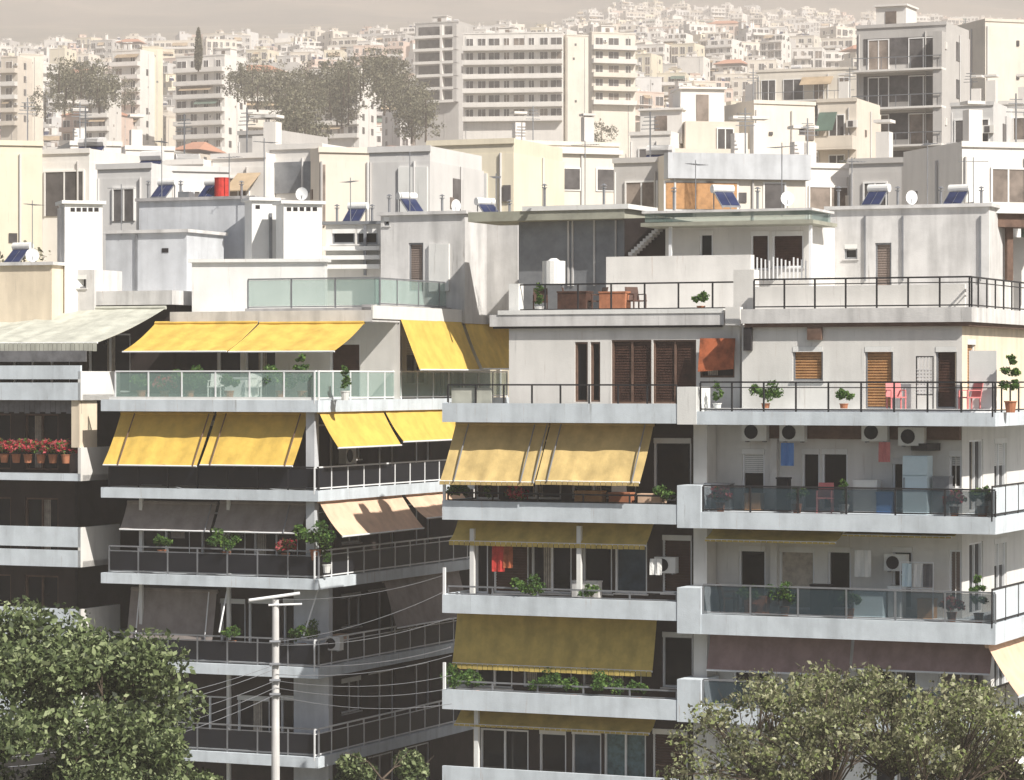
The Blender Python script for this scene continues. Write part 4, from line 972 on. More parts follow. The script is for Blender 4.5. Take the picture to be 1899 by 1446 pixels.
# ------------------------------------------------------------------ trees
def leaf_mesh(name, centers, size, m, seed, flat=.0, parent=None, base=(0, 0, 0), kind=None):
    r = np.random.default_rng(seed); n = len(centers)
    a = r.normal(size=(n, 3)); a /= np.linalg.norm(a, axis=1)[:, None]; b = r.normal(size=(n, 3)); b -= (b*a).sum(1)[:, None]*a; b /= np.linalg.norm(b, axis=1)[:, None]
    s = size*(.4+1.5*r.random(n)**1.6)[:, None]; c = np.asarray(centers)-np.array(base)
    V = np.stack([c-a*s*.5, c+b*s*.28, c+a*s*.5, c-b*s*.28], 1).reshape(-1, 3)
    me = bpy.data.meshes.new(name); me.vertices.add(4*n); me.vertices.foreach_set('co', V.ravel().astype(np.float32))
    me.loops.add(4*n); me.loops.foreach_set('vertex_index', np.arange(4*n, dtype=np.int32))
    me.polygons.add(n); me.polygons.foreach_set('loop_start', np.arange(0, 4*n, 4, dtype=np.int32)); me.polygons.foreach_set('loop_total', np.full(n, 4, dtype=np.int32))
    me.materials.append(M[m]); me.update(); me.validate()
    o = bpy.data.objects.new(name, me); COL.objects.link(o)
    if parent is not None: o.parent = parent
    return o
def crown_pts(seed, n, R0, H0, zc, clumps=60, spread=.22, hollow=.45, flatb=.6):
    r = np.random.default_rng(seed)
    d = r.normal(size=(clumps, 3)); d /= np.linalg.norm(d, axis=1)[:, None]
    rad = (hollow+(1-hollow)*r.random(clumps)**.6)
    C = d*rad[:, None]*np.array([R0, R0, H0]) if flatb != .61 else np.stack([d[:, 0]*R0*rad, d[:, 1]*R0*rad, np.sign(d[:, 2])*np.abs(d[:, 2])**.45*H0*(.55+.45*rad)], 1); C[:, 2] = np.where(C[:, 2] < 0, C[:, 2]*flatb, C[:, 2])
    cs = spread*(.6+.8*r.random(clumps))
    k = r.integers(0, clumps, n); q = r.normal(size=(n, 3)); q /= np.linalg.norm(q, axis=1)[:, None]; q *= (r.random(n)**.42)[:, None]
    P = C[k]+q*(cs[k]*R0)[:, None]*np.array([1, 1, .75]); P[:, 2] += zc
    return P, C+np.array([0, 0, zc])
def big_tree(name, base, Ht, R0, H0, zc, n, size, m, seed, label, clumps, spread, twigs=60, hollow=.45, flatb=.6):
    t = thing(name, base, label, 'tree')
    b = MB('bark'); b.tube((base[0], base[1], base[2]), (base[0]+.1, base[1], base[2]+zc*.45), .32, 10, .24)
    P, C = crown_pts(seed, n, R0, H0, zc, clumps, spread, hollow, flatb); P += np.array(base); C += np.array(base)
    fork = np.array([base[0]+.1, base[1], base[2]+zc*.45])
    b.build('trunk', t)
    lb_ = MB('bark'); qr = random.Random(seed); mains = []
    for k in range(9):
        a = k*2.4+qr.random(); rr = R0*(.25+.35*qr.random()); e = fork+np.array([rr*math.cos(a), rr*math.sin(a), (zc-zc*.45)*(.7+.5*qr.random())])
        m1 = fork+(e-fork)*.5+np.array([-.2*math.sin(a)*R0*.3, .2*math.cos(a)*R0*.3, .25]); lb_.tube(fork, m1, .15, 7, .10); lb_.tube(m1, e, .10, 7, .05); mains += [m1, e]
    for c in C[:twigs]:
        mt = min(mains, key=lambda q: float(((q-c)**2).sum())); mid = mt+(c-mt)*.5+np.array([qr.uniform(-.25, .25), qr.uniform(-.25, .25), qr.uniform(-.05, .3)])
        lb_.tube(mt, mid, .035, 5, .022); lb_.tube(mid, c, .022, 5, .010)
        for _ in range(2): lb_.tube(mid, c+np.array([qr.uniform(-.6, .6), qr.uniform(-.6, .6), qr.uniform(-.2, .5)]), .014, 4, .006)
    lb_.build('limb', t)
    leaf_mesh('crown', P, size, m, seed+1, parent=t, base=base)
    return t
big_tree('plane_tree', W3(55, 0, 72)[:2]+(0,), 15, 4.3, 4.1, 10.1, 110000, .135, 'leaf_green', 3, 'dense green broadleaf tree filling the lower left corner', 130, .20, hollow=.62)
big_tree('plane_tree', W3(310, 0, 70)[:2]+(0,), 10, 1.9, 2.2, 8.7, 24000, .125, 'leaf_green', 9, 'smaller yellow-green tree left of the pale pole, beside the dense one', 50, .24)
big_tree('plane_tree', W3(1590, 0, 78)[:2]+(0,), 13, 4.8, 3.6, 8.7, 60000, .105, 'leaf_olive', 21, 'sparse olive-brown tree with twiggy crown before the mauve awnings', 330, .105, twigs=330, hollow=.25, flatb=.61)
big_tree('plane_tree', W3(1850, 0, 80)[:2]+(0,), 12, 2.3, 2.4, 8.6, 30000, .105, 'leaf_olive', 25, 'thin brownish tree at the lower right edge beside the twiggy olive one', 80, .17, twigs=80, hollow=.3)
big_tree('shrub', W3(710, 0, 80)[:2]+(0,), 10, 1.7, 1.4, 8.6, 14000, .12, 'leaf_green', 31, 'tip of a small green tree at the bottom edge, left of centre', 20, .25)
# hillside trees
def far_tree(seed, Rr, Hh, n, col='leaf_far'):
    o = bpy.data.objects.new('pine_tree', None); COL.objects.link(o); o['_b'] = [0.0, 0.0, 0.0]
    MB('bark').tube((0, 0, -2), (0, 0, Hh*.6), .35, 6, .15).build('trunk', o)
    P, C = crown_pts(seed, n, Rr, Hh*.50, Hh*.40, 34, .30, .3, flatb=1); leaf_mesh('crown', P, .62, col, seed, parent=o)
    return o
FT = [far_tree(71, 5.2, 12, 1100), far_tree(72, 6.0, 13, 1200), far_tree(73, 4.2, 11, 850)]
ft_used = [False]*3; seen_t = defaultdict(int)
tl = []
for i, (px, py, d) in enumerate(sorted(TREES, key=lambda t: (t[0]))):
    x, y, zt = W3(px, py, d); h = 12; g = T(x, y); near = d < 400
    sc = .62 if not near else .30
    k = i % 3; o = FT[k] if not ft_used[k] else copy_tree(FT[k]); ft_used[k] = True
    top = (12, 13, 11)[k]*1.02*sc
    o.location = (x, y, zt-top); o.scale = (sc, sc, sc); o.rotation_euler = (0, 0, rng.random()*6)
    tl.append((px, py, d, o, k))
for a, b_, c_, o, k in tl:
    shape = ('round', 'broad', 'small')[k]
    base = f"{shape} dark {'garden' if c_ < 450 else 'hillside'} tree, {band(b_)} above {anchor(a)}"
    seen_t[base] += 1; tag(o, base, 'tree', 'trees among the hillside buildings'); o['_i'] = seen_t[base]
tg = defaultdict(list)
for a, b_, c_, o, k in tl: tg[o['label']].append((a, o))
for lab, L in tg.items():
    if len(L) > 1:
        L.sort(key=lambda r: r[0]); nn = ['leftmost', 'second', 'third', 'fourth', 'fifth', 'sixth', 'seventh', 'eighth']
        for i, (a, o) in enumerate(L): o['label'] = (nn[min(i, 7)]+(' from left' if i else '')+' of the '+lab.replace('tree,', 'trees,'))
# dark cypress spire
x, y, zt = W3(368, 52, 660); cy = thing('cypress_tree', (x, y, zt-9.5), 'slim dark cypress spire standing over the rooftops at upper left', 'tree')
MB('bark').tube((x, y, zt-9.5), (x, y, zt-4), .2, 6, .1).build('trunk', cy)
r_ = np.random.default_rng(5); hh = r_.random(2600); th = r_.random(2600)*6.28; rr_ = .85*np.sin(np.pi*np.clip(hh*.85+.15, 0, 1))**.7*(r_.random(2600)**.4)
leaf_mesh('crown', np.stack([x+rr_*np.cos(th), y+rr_*np.sin(th), zt-9+hh*9], 1), .45, 'leaf_far', 6, parent=cy, base=(x, y, zt-9.5))

# ------------------------------------------------------------------ air conditioners, fixed to the walls
def ac_unit(parent, fr, px, py, v, w=.8, h=.55):
    u0_ = fr.U(px, v+.3); z0_ = fr.Z(px, py, v+.3)
    o = MB('white_paint').box(fr, u0_, u0_+w, v+.05, v+.33, z0_, z0_+h).build('air_conditioner', parent)
    g = MB('dark_panel'); c = fr.P(u0_+w*.38, v+.331, z0_+h/2); c2 = fr.P(u0_+w*.38, v+.345, z0_+h/2); g.tube(c, c2, h*.40, 16); g.build('fan_grille', o)
    MB('grey_metal').box(fr, u0_+.1, u0_+.14, v, v+.3, z0_-.04, z0_-.002).box(fr, u0_+w-.14, u0_+w-.1, v, v+.3, z0_-.04, z0_-.002).build('bracket', o)
for p, q in ((1376, 817), (1446, 818), (1598, 818), (1666, 826)): ac_unit(bC, C, p, q, -1.6)
ac_unit(bC, C, 1640, 1058, -1.8, .7, .5); ac_unit(bB, B, 1214, 1062, -1.5, .7, .5); ac_unit(bA, A, 604, 1205, -1.3, .55, .45)
ac_unit(bA, AR, 640, 860, -1.5)

# ------------------------------------------------------------------ street pole and its cables
pd = 88.0
px_, py_, pz_ = W3(511, 1112, pd); pole = thing('utility_pole', (px_, py_, 0), 'tall pale round pole with a short crossbar, before the corner block', 'utility pole')
MB('pale_concrete').tube((px_, py_, 0), (px_, py_, pz_), .16, 14, .10).build('shaft', pole)
MB('white_metal').tube(W3(462, 1113, pd), W3(556, 1100, pd), .045, 8).build('crossarm', pole)
MB('white_metal').tube(W3(498, 1122, pd-.1), W3(560, 1120, pd-.1), .03, 8).build('crossarm', pole)
for q in (1190, 1232, 1262, 1288): MB('grey_metal').tube(W3(500, q, pd-.15), W3(520, q, pd-.15), .05, 8).build('bracket', pole)
ends = [((511, 1112), (836, 1062), 'topmost', 103), ((511, 1190), (834, 1092), 'second highest', 102), ((511, 1196), (834, 1146), 'third highest', 100), ((511, 1232), (836, 1200), 'fourth highest', 99),
        ((511, 1250), (838, 1215), 'fifth highest', 98), ((511, 1262), (838, 1252), 'sixth highest', 98), ((511, 1275), (838, 1276), 'seventh highest', 97.5), ((511, 1290), (838, 1305), 'lowest', 97)]
for (a, b, nme, de) in ends:
    p0 = np.array(W3(*a, pd-.15)); p1 = np.array(W3(*b, de-6)); m_ = MB('grey_metal'); prev = p0
    for k in range(1, 15):
        t = k/14; q = p0+(p1-p0)*t; q[2] -= .5*4*t*(1-t)*.5; m_.tube(prev, q, .0085, 4); prev = q
    tag(m_.build('power_cable'), f'{nme} of the grey cables running right from the pale pole', 'cable', 'cables strung from the pole')
for i, (y0_, x1_, y1_) in enumerate(((1232, 330, 1258), (1240, 325, 1285), (1262, 330, 1312), (1275, 325, 1345), (1288, 345, 1362))):
    p0 = np.array(W3(511, y0_, pd-.15)); p1 = np.array(W3(x1_-330, y1_+60, 84)); m_ = MB('grey_metal'); prev = p0
    for k in range(1, 15):
        t = k/14; q = p0+(p1-p0)*t; q[2] -= .4*4*t*(1-t); m_.tube(prev, q, .0085, 4); prev = q
    tag(m_.build('power_cable'), f"{['topmost', 'second', 'middle', 'fourth', 'lowest'][i]} of the cables slanting left from the pale pole behind the tree", 'cable', 'cables strung from the pole')

# ------------------------------------------------------------------ plants, chairs and household things on the balconies
def plant_proto(name, seed, h, r, n, leaf='leaf_pot', pot='terracotta', petals=0, hang=0):
    o = bpy.data.objects.new(name, None); COL.objects.link(o); o['_b'] = [0.0, 0.0, 0.0]; o['category'] = 'plant'
    b = MB(pot); b.tube((0, 0, 0), (0, 0, .28), .12, 12, .16); b.tube((0, 0, .28), (0, 0, .31), .18, 12); b.build('pot', o)
    P_, C_ = crown_pts(seed, n, r, h/2, .3+h/2, 14, .4, .4); leaf_mesh('foliage', P_, .085, leaf, seed, parent=o)
    if petals: leaf_mesh('flowers', P_[:petals]*np.array([1.1, 1.1, 1.05]), .11, 'petal_red', seed+1, parent=o)
    return o
PP = {'bushy': [plant_proto('potted_plant', 1, .6, .32, 900), [False, None]], 'tall': [plant_proto('potted_plant', 2, 1.2, .28, 1100), [False, None]],
      'flowering': [plant_proto('potted_plant', 3, .45, .34, 700, petals=420), [False, None]], 'spiky': [plant_proto('potted_plant', 4, .8, .22, 500, pot='white_paint'), [False, None]],
      'spreading': [plant_proto('potted_plant', 5, .9, .55, 1800), [False, None]]}
def plant(kind, fr, px, v, z, label, s=1.0):
    p = PP[kind]; place(p[0], p[1], fr.P(fr.U(px, v), v, z), px*.7, label, 'potted plants on balconies', s)
for i, px in enumerate((8, 30, 52, 76, 98, 122)):
    plant('flowering', Lf, px, -.25, lt[1]-.56, f"{('leftmost', 'second', 'third', 'fourth', 'fifth', 'rightmost')[i]} red-flowering plant in the row on the left balcony front", 1.0)
zf = tops[0]
for px, k, l in ((262, 'bushy', 'bushy potted plant behind the glass balustrade under the left end of the long yellow awning'), (305, 'flowering', 'potted plant with reddish flowers by the lit shutter behind the glass balustrade'), (352, 'spreading', 'wide green plant behind the glass balustrade, before a white wall piece'), (425, 'bushy', 'low green plant before the first dark terrace door'), (520, 'spreading', 'wide green plant behind the glass balustrade, before the second dark terrace door'), (560, 'tall', 'tall thin plant behind glass just left of the brown shutter'), (640, 'spiky', 'narrow plant in a white pot before the brown shutter')):
    plant(k, A, px, -.8, zf, l)
plant('spreading', A, 585, -.25, tops[2]+.62, 'bright green plant spilling over the railing at the corner of the block', 1.15)
plant('spiky', A, 606, -.35, tops[2]+.2, 'small pale-potted plant right of the bright green corner plant', .9)
for px, k, l in ((848, 'bushy', 'potted shrub at the left end beneath the two-tone awnings'), (905, 'spiky', 'narrow plant in white pot beneath the left two-tone awning'), (958, 'flowering', 'flowering pot beneath the left two-tone awning'), (1232, 'bushy', 'potted shrub before the tall dark door right of the two-tone awnings')):
    plant(k, B, px, -.45, bt[1]-.3, l)
for px, k, l in ((980, 'spreading', 'leafy plant beneath the short olive awning, before a dark door'), (1092, 'bushy', 'small shrub right of the white post beneath the short olive awning')): plant(k, B, px, -.45, bt[2]-.35, l, .9)
for i, px in enumerate((850, 880, 1010, 1060, 1130, 1180)): plant('bushy' if i % 2 else 'spreading', B, px, -.5, bt[3]-.3, f"{('leftmost', 'second', 'third', 'fourth', 'fifth', 'rightmost')[i]} plant in the row beneath the deep olive awning", .9)
plant('tall', C, 1874, -1.0, ct[0], 'tall cactus-like plant at the right edge of the upper white balcony', 1.1)
plant('bushy', C, 1392, -.8, ct[2], 'dark shrub behind glass at the left of the lower white-walled balcony')
plant('bushy', C, 1822, -.5, ct[1], 'small dark shrub at the right end of the long glass balcony')
plant('spiky', B, 1000, -3.4, rB, 'narrow plant in white pot on the middle roof terrace, behind the dark railing', .9)
plant('bushy', B, 1300, -3.4, rB, 'round shrub on the middle roof terrace near the white pier', .8)
def chair_proto(m):
    o = bpy.data.objects.new('plastic_chair', None); COL.objects.link(o); o['_b'] = [0.0, 0.0, 0.0]; o['category'] = 'chair'
    MB(m).box(LF, -.25, .25, -.25, .25, .42, .46).build('seat', o)
    MB(m).hexa([(-.25, .22, .46), (.25, .22, .46), (.25, .25, .46), (-.25, .25, .46), (-.23, .32, .9), (.23, .32, .9), (.23, .35, .9), (-.23, .35, .9)]).build('backrest', o)
    for a in (-.22, .22):
        MB(m).box(LF, a-.02, a+.02, -.24, .22, .64, .67).build('armrest', o)
        for b in (-.22, .22): MB(m).box(LF, a-.02, a+.02, b-.02, b+.02, 0, .42 if b < 0 else .64).build('leg', o)
    return o
CP = [chair_proto('pink_plastic'), [False, None]]; CW = [chair_proto('white_paint'), [False, None]]; CB = [chair_proto('wood_brown'), [False, None]]
def chair(p, fr, px, v, z, rz, l): place(p[0], p[1], fr.P(fr.U(px, v), v, z), -R(fr.yaw)+rz, l, 'chairs on balconies and terraces', 1.0)
chair(CP, C, 1662, -.9, ct[0], .6, 'pink plastic chair below the lattice screen on the upper white balcony')
chair(CP, C, 1798, -.9, ct[0], -.7, 'pink plastic chair right of the brown door, nearer the right edge')
chair(CP, C, 1530, -1.0, ct[1], .2, 'pink chair before the double dark door behind the long glass balcony')
for px, l, r_c in ((1002, 'brown chair on the middle roof terrace near the white pot', .4), (1062, 'brown chair under the white roof tank, facing left', 1.9), (1105, 'brown chair at the middle of the middle roof terrace', -.8), (1180, 'brown chair on the roof terrace below the roof stair', .9)): chair(CB, B, px, -3.9, rB, r_c, l)
for px, l in ((400, 'white chair behind the glass balustrade before the first dark terrace door'), (470, 'white chair behind the glass balustrade before the second dark terrace door')): chair(CW, A, px, -1.8, tops[0], .3, l)
chair(CB, C, 1352, -1.0, ct[2], 2.2, 'dark chair at the left end of the lower glass balcony')
chair(CW, B, 1150, -.9, bt[1]-.35, .5, 'white chair half hidden beneath the right two-tone awning')
# fridge, boxes, laundry, tank and the rest
def at(fr, px, v, z): return fr.P(fr.U(px, v), v, z)
fz = at(C, 1698, -1.0, ct[1]); fg = thing('refrigerator', fz, 'pale blue refrigerator standing on the long glass balcony', 'refrigerator'); u_ = C.U(1698, -1.0)
MB('appliance').box(C, u_-.38, u_+.38, -1.5, -.95, ct[1], ct[1]+1.75).build('cabinet', fg)
MB('appliance').box(C, u_-.37, u_+.37, -.948, -.90, ct[1]+.05, ct[1]+1.15).build('door', fg); MB('appliance').box(C, u_-.37, u_+.37, -.948, -.90, ct[1]+1.18, ct[1]+1.72).build('door', fg)
MB('grey_metal').box(C, u_-.34, u_-.31, -.898, -.87, ct[1]+.8, ct[1]+1.1).build('handle', fg)
sat = thing('cooking_hood', at(C, 1700, -1.5, ct[1]+1.85), 'black round awning-like hood on the wall over the pale blue refrigerator', 'hood')
hm = MB('black_metal'); cc = C.P(u_+.1, -1.62, ct[1]+2.0)
for k in range(8):
    t0, t1 = math.pi*k/8, math.pi*(k+1)/8
    hm.prism([C.P(u_+.1, -1.75, 0)[:2], C.P(u_+.1+.45*math.cos(t0), -1.75+.5*math.sin(t0), 0)[:2], C.P(u_+.1+.45*math.cos(t1), -1.75+.5*math.sin(t1), 0)[:2]][::-1], ct[1]+1.9, ct[1]+2.12)
hm.build('canopy', sat)
def crate(fr, px, v, z, w, h, d, m, label, cat='box', name='storage_box', lid=True):
    t = thing(name, at(fr, px, v, z), label, cat); u_ = fr.U(px, v)
    MB(m).box(fr, u_-w/2, u_+w/2, v-d, v, z, z+h).build('body', t)
    if lid: MB(m).box(fr, u_-w/2-.02, u_+w/2+.02, v-d-.02, v+.02, z+h+.001, z+h+.05).build('lid', t)
    return t
crate(C, 1604, -1.2, ct[1], .75, .95, .4, 'white_paint', 'white cupboard right of the double dark door on the long glass balcony', 'cupboard', 'cupboard')
crate(C, 1640, -1.1, ct[1], .5, .6, .4, 'blue_plastic', 'blue box between the white cupboard and the refrigerator')
crate(C, 1745, -1.1, ct[1], .5, 1.1, .4, 'grey_metal', 'grey metal cupboard right of the refrigerator', 'cupboard', 'cupboard')
crate(C, 1330, -.9, ct[1], .8, .8, .4, 'grey_metal', 'grey chest at the left end of the long glass balcony', 'chest')
crate(C, 1450, -1.0, ct[1], .35, 1.0, .35, 'dark_panel', 'dark narrow bin left of the double dark door', 'bin', 'waste_bin')
crate(B, 1090, -.5, bt[1]-.3, .9, .62, .4, 'wood_orange', 'orange-brown wooden chest below the right two-tone awning', 'chest')
crate(B, 1148, -.5, bt[1]-.3, .7, .58, .4, 'terracotta', 'reddish box right of the wooden chest, below the awning end')
crate(B, 1205, -.6, bt[1]-.3, .8, .55, .4, 'beige_fabric', 'beige box at the right below the two-tone awnings')
crate(B, 1085, -.9, bt[2]-.35, .9, .8, .3, 'pale_concrete', 'pale slatted chest right of the white post under the short olive awning', 'chest')
crate(C, 1520, -.9, ct[2], .6, .9, .4, 'dark_panel', 'dark cupboard behind the lower glass balcony before the curtained door', 'cupboard', 'cupboard')
crate(C, 1610, -.9, ct[2], .9, .75, .4, 'appliance', 'pale blue chest behind the lower glass balcony', 'chest')
crate(C, 1716, -1.2, ct[2], .5, .55, .4, 'wood_orange', 'orange-brown box under the drying rack on the lower glass balcony')
crate(C, 1820, -1.0, ct[1], .4, .7, .4, 'white_paint', 'white box at the right end of the long glass balcony')
crate(B, 1060, -3.5, rB, 1.0, .72, .6, 'wood_brown', 'brown garden table on the middle roof terrace', 'table', 'garden_table')
crate(B, 1135, -3.6, rB, .9, .7, .5, 'terracotta', 'rust-red covered bench on the middle roof terrace', 'bench', 'garden_bench')
crate(A, 440, -1.6, tops[0], 1.0, .72, .6, 'white_paint', 'white table between two white chairs behind the glass balustrade', 'table', 'garden_table')
crate(AR, 640, -.7, tops[3], .6, .8, .4, 'beige_fabric', 'peach-coloured box on the sunny corner balcony, low on the block', 'box')
tb = thing('water_tank', at(B, 1027, -4.4, rB), 'white round water tank on its stand on the middle roof', 'water tank'); p = B.P(B.U(1027, -4.4), -4.4, 0)
zt_ = B.Z(1027, 484, -4.4); MB('white_paint').tube((p[0], p[1], zt_-.75), (p[0], p[1], zt_), .38, 18).build('tank', tb)
for a in (-.3, .3): MB('grey_metal').box(B, B.U(1027, -4.4)+a-.03, B.U(1027, -4.4)+a+.03, -4.43, -4.37, rB, zt_-.751).build('leg', tb)
MB('white_paint').tube((p[0], p[1], zt_+.001), (p[0], p[1], zt_+.09), .22, 14, .1).build('lid', tb)
def cloth(fr, px, v, zt, w, h, m, label, name='towel', cat='towel'):
    u_ = fr.U(px, v); g = []
    for a in range(6): g.append([fr.P(u_-w/2+w*b/6, v+.03*math.sin(b*1.7+a*.4), zt-h*a/5) for b in range(7)])
    b_ = MB(m); 
    pts = g; i = len(b_.v)
    n = fr
    for r in pts: b_.v += [tuple(q) for q in r]
    for r in pts: b_.v += [(q[0]-fr.nx*.012, q[1]-fr.ny*.012, q[2]) for q in r]
    o_ = 42
    for a in range(5):
        for c in range(6): q = (a*7+c, (a+1)*7+c, (a+1)*7+c+1, a*7+c+1); b_.f.append(q); b_.f.append(tuple(o_+k for k in reversed(q))); b_.fm += [m, m]
    return tag(b_.build(name), label, cat, 'laundry hung out to dry')
cloth(B, 924, -.6, B.Z(924, 1010, -.6), .42, .85, 'red_cloth', 'bright red towel hanging beneath the short olive awning')
cloth(B, 942, -.62, B.Z(942, 1012, -.6), .30, .7, 'rust_cloth', 'rust-red cloth hanging right of the bright red towel')
cloth(B, 1216, -.5, B.Z(1216, 1036, -.5), .38, .5, 'white_paint', 'white cloth hanging right of the short olive awning')
rk = thing('drying_rack', at(C, 1700, -1.0, ct[2]), 'white drying rack full of laundry on the lower glass balcony', 'drying rack'); u_ = C.U(1700, -1.0); r_b = MB('white_metal')
for a in (-.5, .5): r_b.box(C, u_+a-.02, u_+a+.02, -1.02, -.98, ct[2], ct[2]+1.7)
for zz in (.9, 1.3, 1.68): r_b.box(C, u_-.5, u_+.5, -1.02, -.98, ct[2]+zz, ct[2]+zz+.03)
r_b.build('frame', rk)
for dx, m_, l in ((-.3, 'appliance', 'pale blue cloth on the left of the drying rack'), (.05, 'white_paint', 'white cloth in the middle of the drying rack'), (.33, 'grey_fabric', 'grey cloth on the right of the drying rack')):
    cloth(C, 1700+dx*62, -.93, ct[2]+1.66, .28, .7, m_, l)
# lattice screen and white panel on the upper white balcony
ls = thing('lattice_screen', at(C, 1715, -1.4, ct[0]), 'grey lattice screen left of the brown door on the upper white balcony', 'screen'); u_ = C.U(1715, -1.4)
zl0, zl1 = ct[0]+.5, C.Z(1715, 660, -1.4); fm_ = MB('black_metal').box(C, u_-.27, u_-.24, -1.42, -1.38, ct[0], zl1).box(C, u_+.24, u_+.27, -1.42, -1.38, ct[0], zl1).box(C, u_-.24, u_+.24, -1.42, -1.38, zl1-.03, zl1).box(C, u_-.24, u_+.24, -1.42, -1.38, zl0, zl0+.03); fm_.build('frame', ls)
la = MB('pale_concrete'); 
for k in range(5): la.box(C, u_-.24+.1*k+.01, u_-.24+.1*k+.05, -1.41, -1.39, zl0+.03, zl1-.03)
for k in range(8): la.box(C, u_-.24, u_+.24, -1.389, -1.375, zl0+.05+.1*k, zl0+.09+.1*k)
la.build('slats', ls)
wp = MB('white_paint').box(C, C.U(1797, -1.3), C.U(1848, -1.3), -1.34, -1.3, ct[0]+.02, C.Z(1820, 650, -1.3)); tag(wp.build('windbreak_panel'), 'bright white upright panel at the right of the upper white balcony', 'panel')
for px, v_, k, l in ((1336, -.5, 'flowering', 'flowering pot at the left end of the long glass balcony, by the grey chest'), (1478, -.5, 'bushy', 'shrub in a pot left of the pink chair on the long glass balcony'), (1565, -.45, 'spiky', 'narrow pot plant right of the pink chair on the long glass balcony'), (1770, -.5, 'flowering', 'flowering pot right of the grey metal cupboard on the long glass balcony')):
    plant(k, C, px, v_, ct[1], l, .9)
for px, v_, k, l in ((1455, -.5, 'spreading', 'wide green plant before the curtained door on the lower glass balcony'), (1575, -.5, 'bushy', 'shrub between dark cupboard and pale blue chest, lower glass balcony'), (1765, -.5, 'flowering', 'flowering pot below the taupe shutter on the lower glass balcony'), (1815, -.5, 'tall', 'tall plant at the right end of the lower glass balcony')):
    plant(k, C, px, v_, ct[2], l, .9)
for px, v_, k, l in ((1420, -1.0, 'spreading', 'green plant left of the slatted orange shutter on the upper white balcony'), (1565, -1.0, 'bushy', 'low shrub between the two orange shutters on the upper white balcony'), (1330, -.6, 'spiky', 'narrow plant at the left corner of the upper white balcony')):
    plant(k, C, px, v_, ct[0], l, .8)
cloth(C, 1600, -1.2, ct[2]+2.0, .5, .8, 'white_paint', 'white sheet hanging between the doors above the lower glass balcony', 'hanging_sheet', 'laundry')
cloth(C, 1460, -1.2, ct[1]+2.1, .4, .7, 'blue_plastic', 'blue cloth hanging left of the double dark door', 'hanging_sheet', 'laundry')
cloth(C, 1640, -1.2, ct[1]+2.15, .35, .6, 'pink_plastic', 'pink cloth hanging left of the refrigerator', 'hanging_sheet', 'laundry')
cloth(A, 330, -.9, tops[2]+2.0, .5, .8, 'taupe_fabric', 'taupe cloth hanging under the left grey awning', 'hanging_sheet', 'laundry')
for px, k, l in ((300, 'bushy', 'shrub on the dark-railed balcony under the left grey awning'), (420, 'spreading', 'wide plant on the dark-railed balcony between two white posts'), (530, 'flowering', 'flowering pot under the right grey awning')): plant(k, A, px, -.3, tops[2]+.55, l, .9)
for px, k, l in ((430, 'bushy', 'shrub behind the pole on the balcony with the big taupe blind'), (560, 'spreading', 'wide plant near the corner pillar, right of the pale pole')): plant(k, A, px, -.3, tops[3]+.5, l, .9)
crate(C, 1395, -1.1, ct[1], .5, .5, .4, 'wood_orange', 'orange-brown box under the half-shuttered door on the long glass balcony')
crate(C, 1660, -1.2, ct[2], .45, .9, .4, 'white_paint', 'white cupboard left of the drying rack', 'cupboard', 'cupboard')
crate(C, 1400, -.9, ct[2], .7, .5, .4, 'terracotta', 'reddish chest near the dark chair on the lower glass balcony', 'chest')
def vent_proto():
    o = bpy.data.objects.new('vent_pipe', None); COL.objects.link(o); o['_b'] = [0.0, 0.0, 0.0]; o['category'] = 'vent pipe'
    MB('grey_metal').tube((0, 0, 0), (0, 0, .8), .06, 8).build('pipe', o); MB('grey_metal').tube((0, 0, .8), (0, 0, .84), .12, 8).tube((0, 0, .92), (0, 0, 1.0), .15, 8, .03).tube((0, 0, .84), (0, 0, .92), .03, 5).build('cowl', o); return o
VP = [vent_proto(), [False, None]]
for i, (px, py, d, l) in enumerate(((275, 371, 118, 'vent pipe at the left corner of the blue-grey stair room roof'), (335, 371, 118, 'vent pipe by the satellite dish on the blue-grey stair room'), (448, 371, 119, 'vent pipe at the right of the blue-grey stair room roof'), (722, 398, 113, 'vent pipe at the left of the pale penthouse roof'), (820, 398, 114, 'vent pipe at the middle of the pale penthouse roof'), (945, 408, 114, 'vent pipe at the right corner of the pale penthouse roof'), (1555, 386, 105, 'vent pipe at the left corner of the big pale stair room'), (1665, 386, 105.5, 'vent pipe left of the dish on the big pale stair room'), (1745, 386, 106, 'vent pipe between two antennas on the big pale stair room'), (1820, 386, 106, 'vent pipe at the right corner of the big pale stair room'), (1010, 381, 106, 'vent pipe on the left of the grey shed canopy'), (1120, 381, 106, 'vent pipe on the right of the grey shed canopy'), (1250, 388, 103.5, 'vent pipe at the left of the glass roof canopy'), (1405, 388, 103.5, 'vent pipe in the middle right of the glass roof canopy'), (625, 416, 115, 'vent pipe over the dark roof room, left side'), (690, 416, 115, 'vent pipe over the dark roof room, right side'))):
    x, y, z_ = W3(px, py, d); place(VP[0], VP[1], (x, y, z_-.03), 0, l, 'vent pipes on the near roofs', .8)
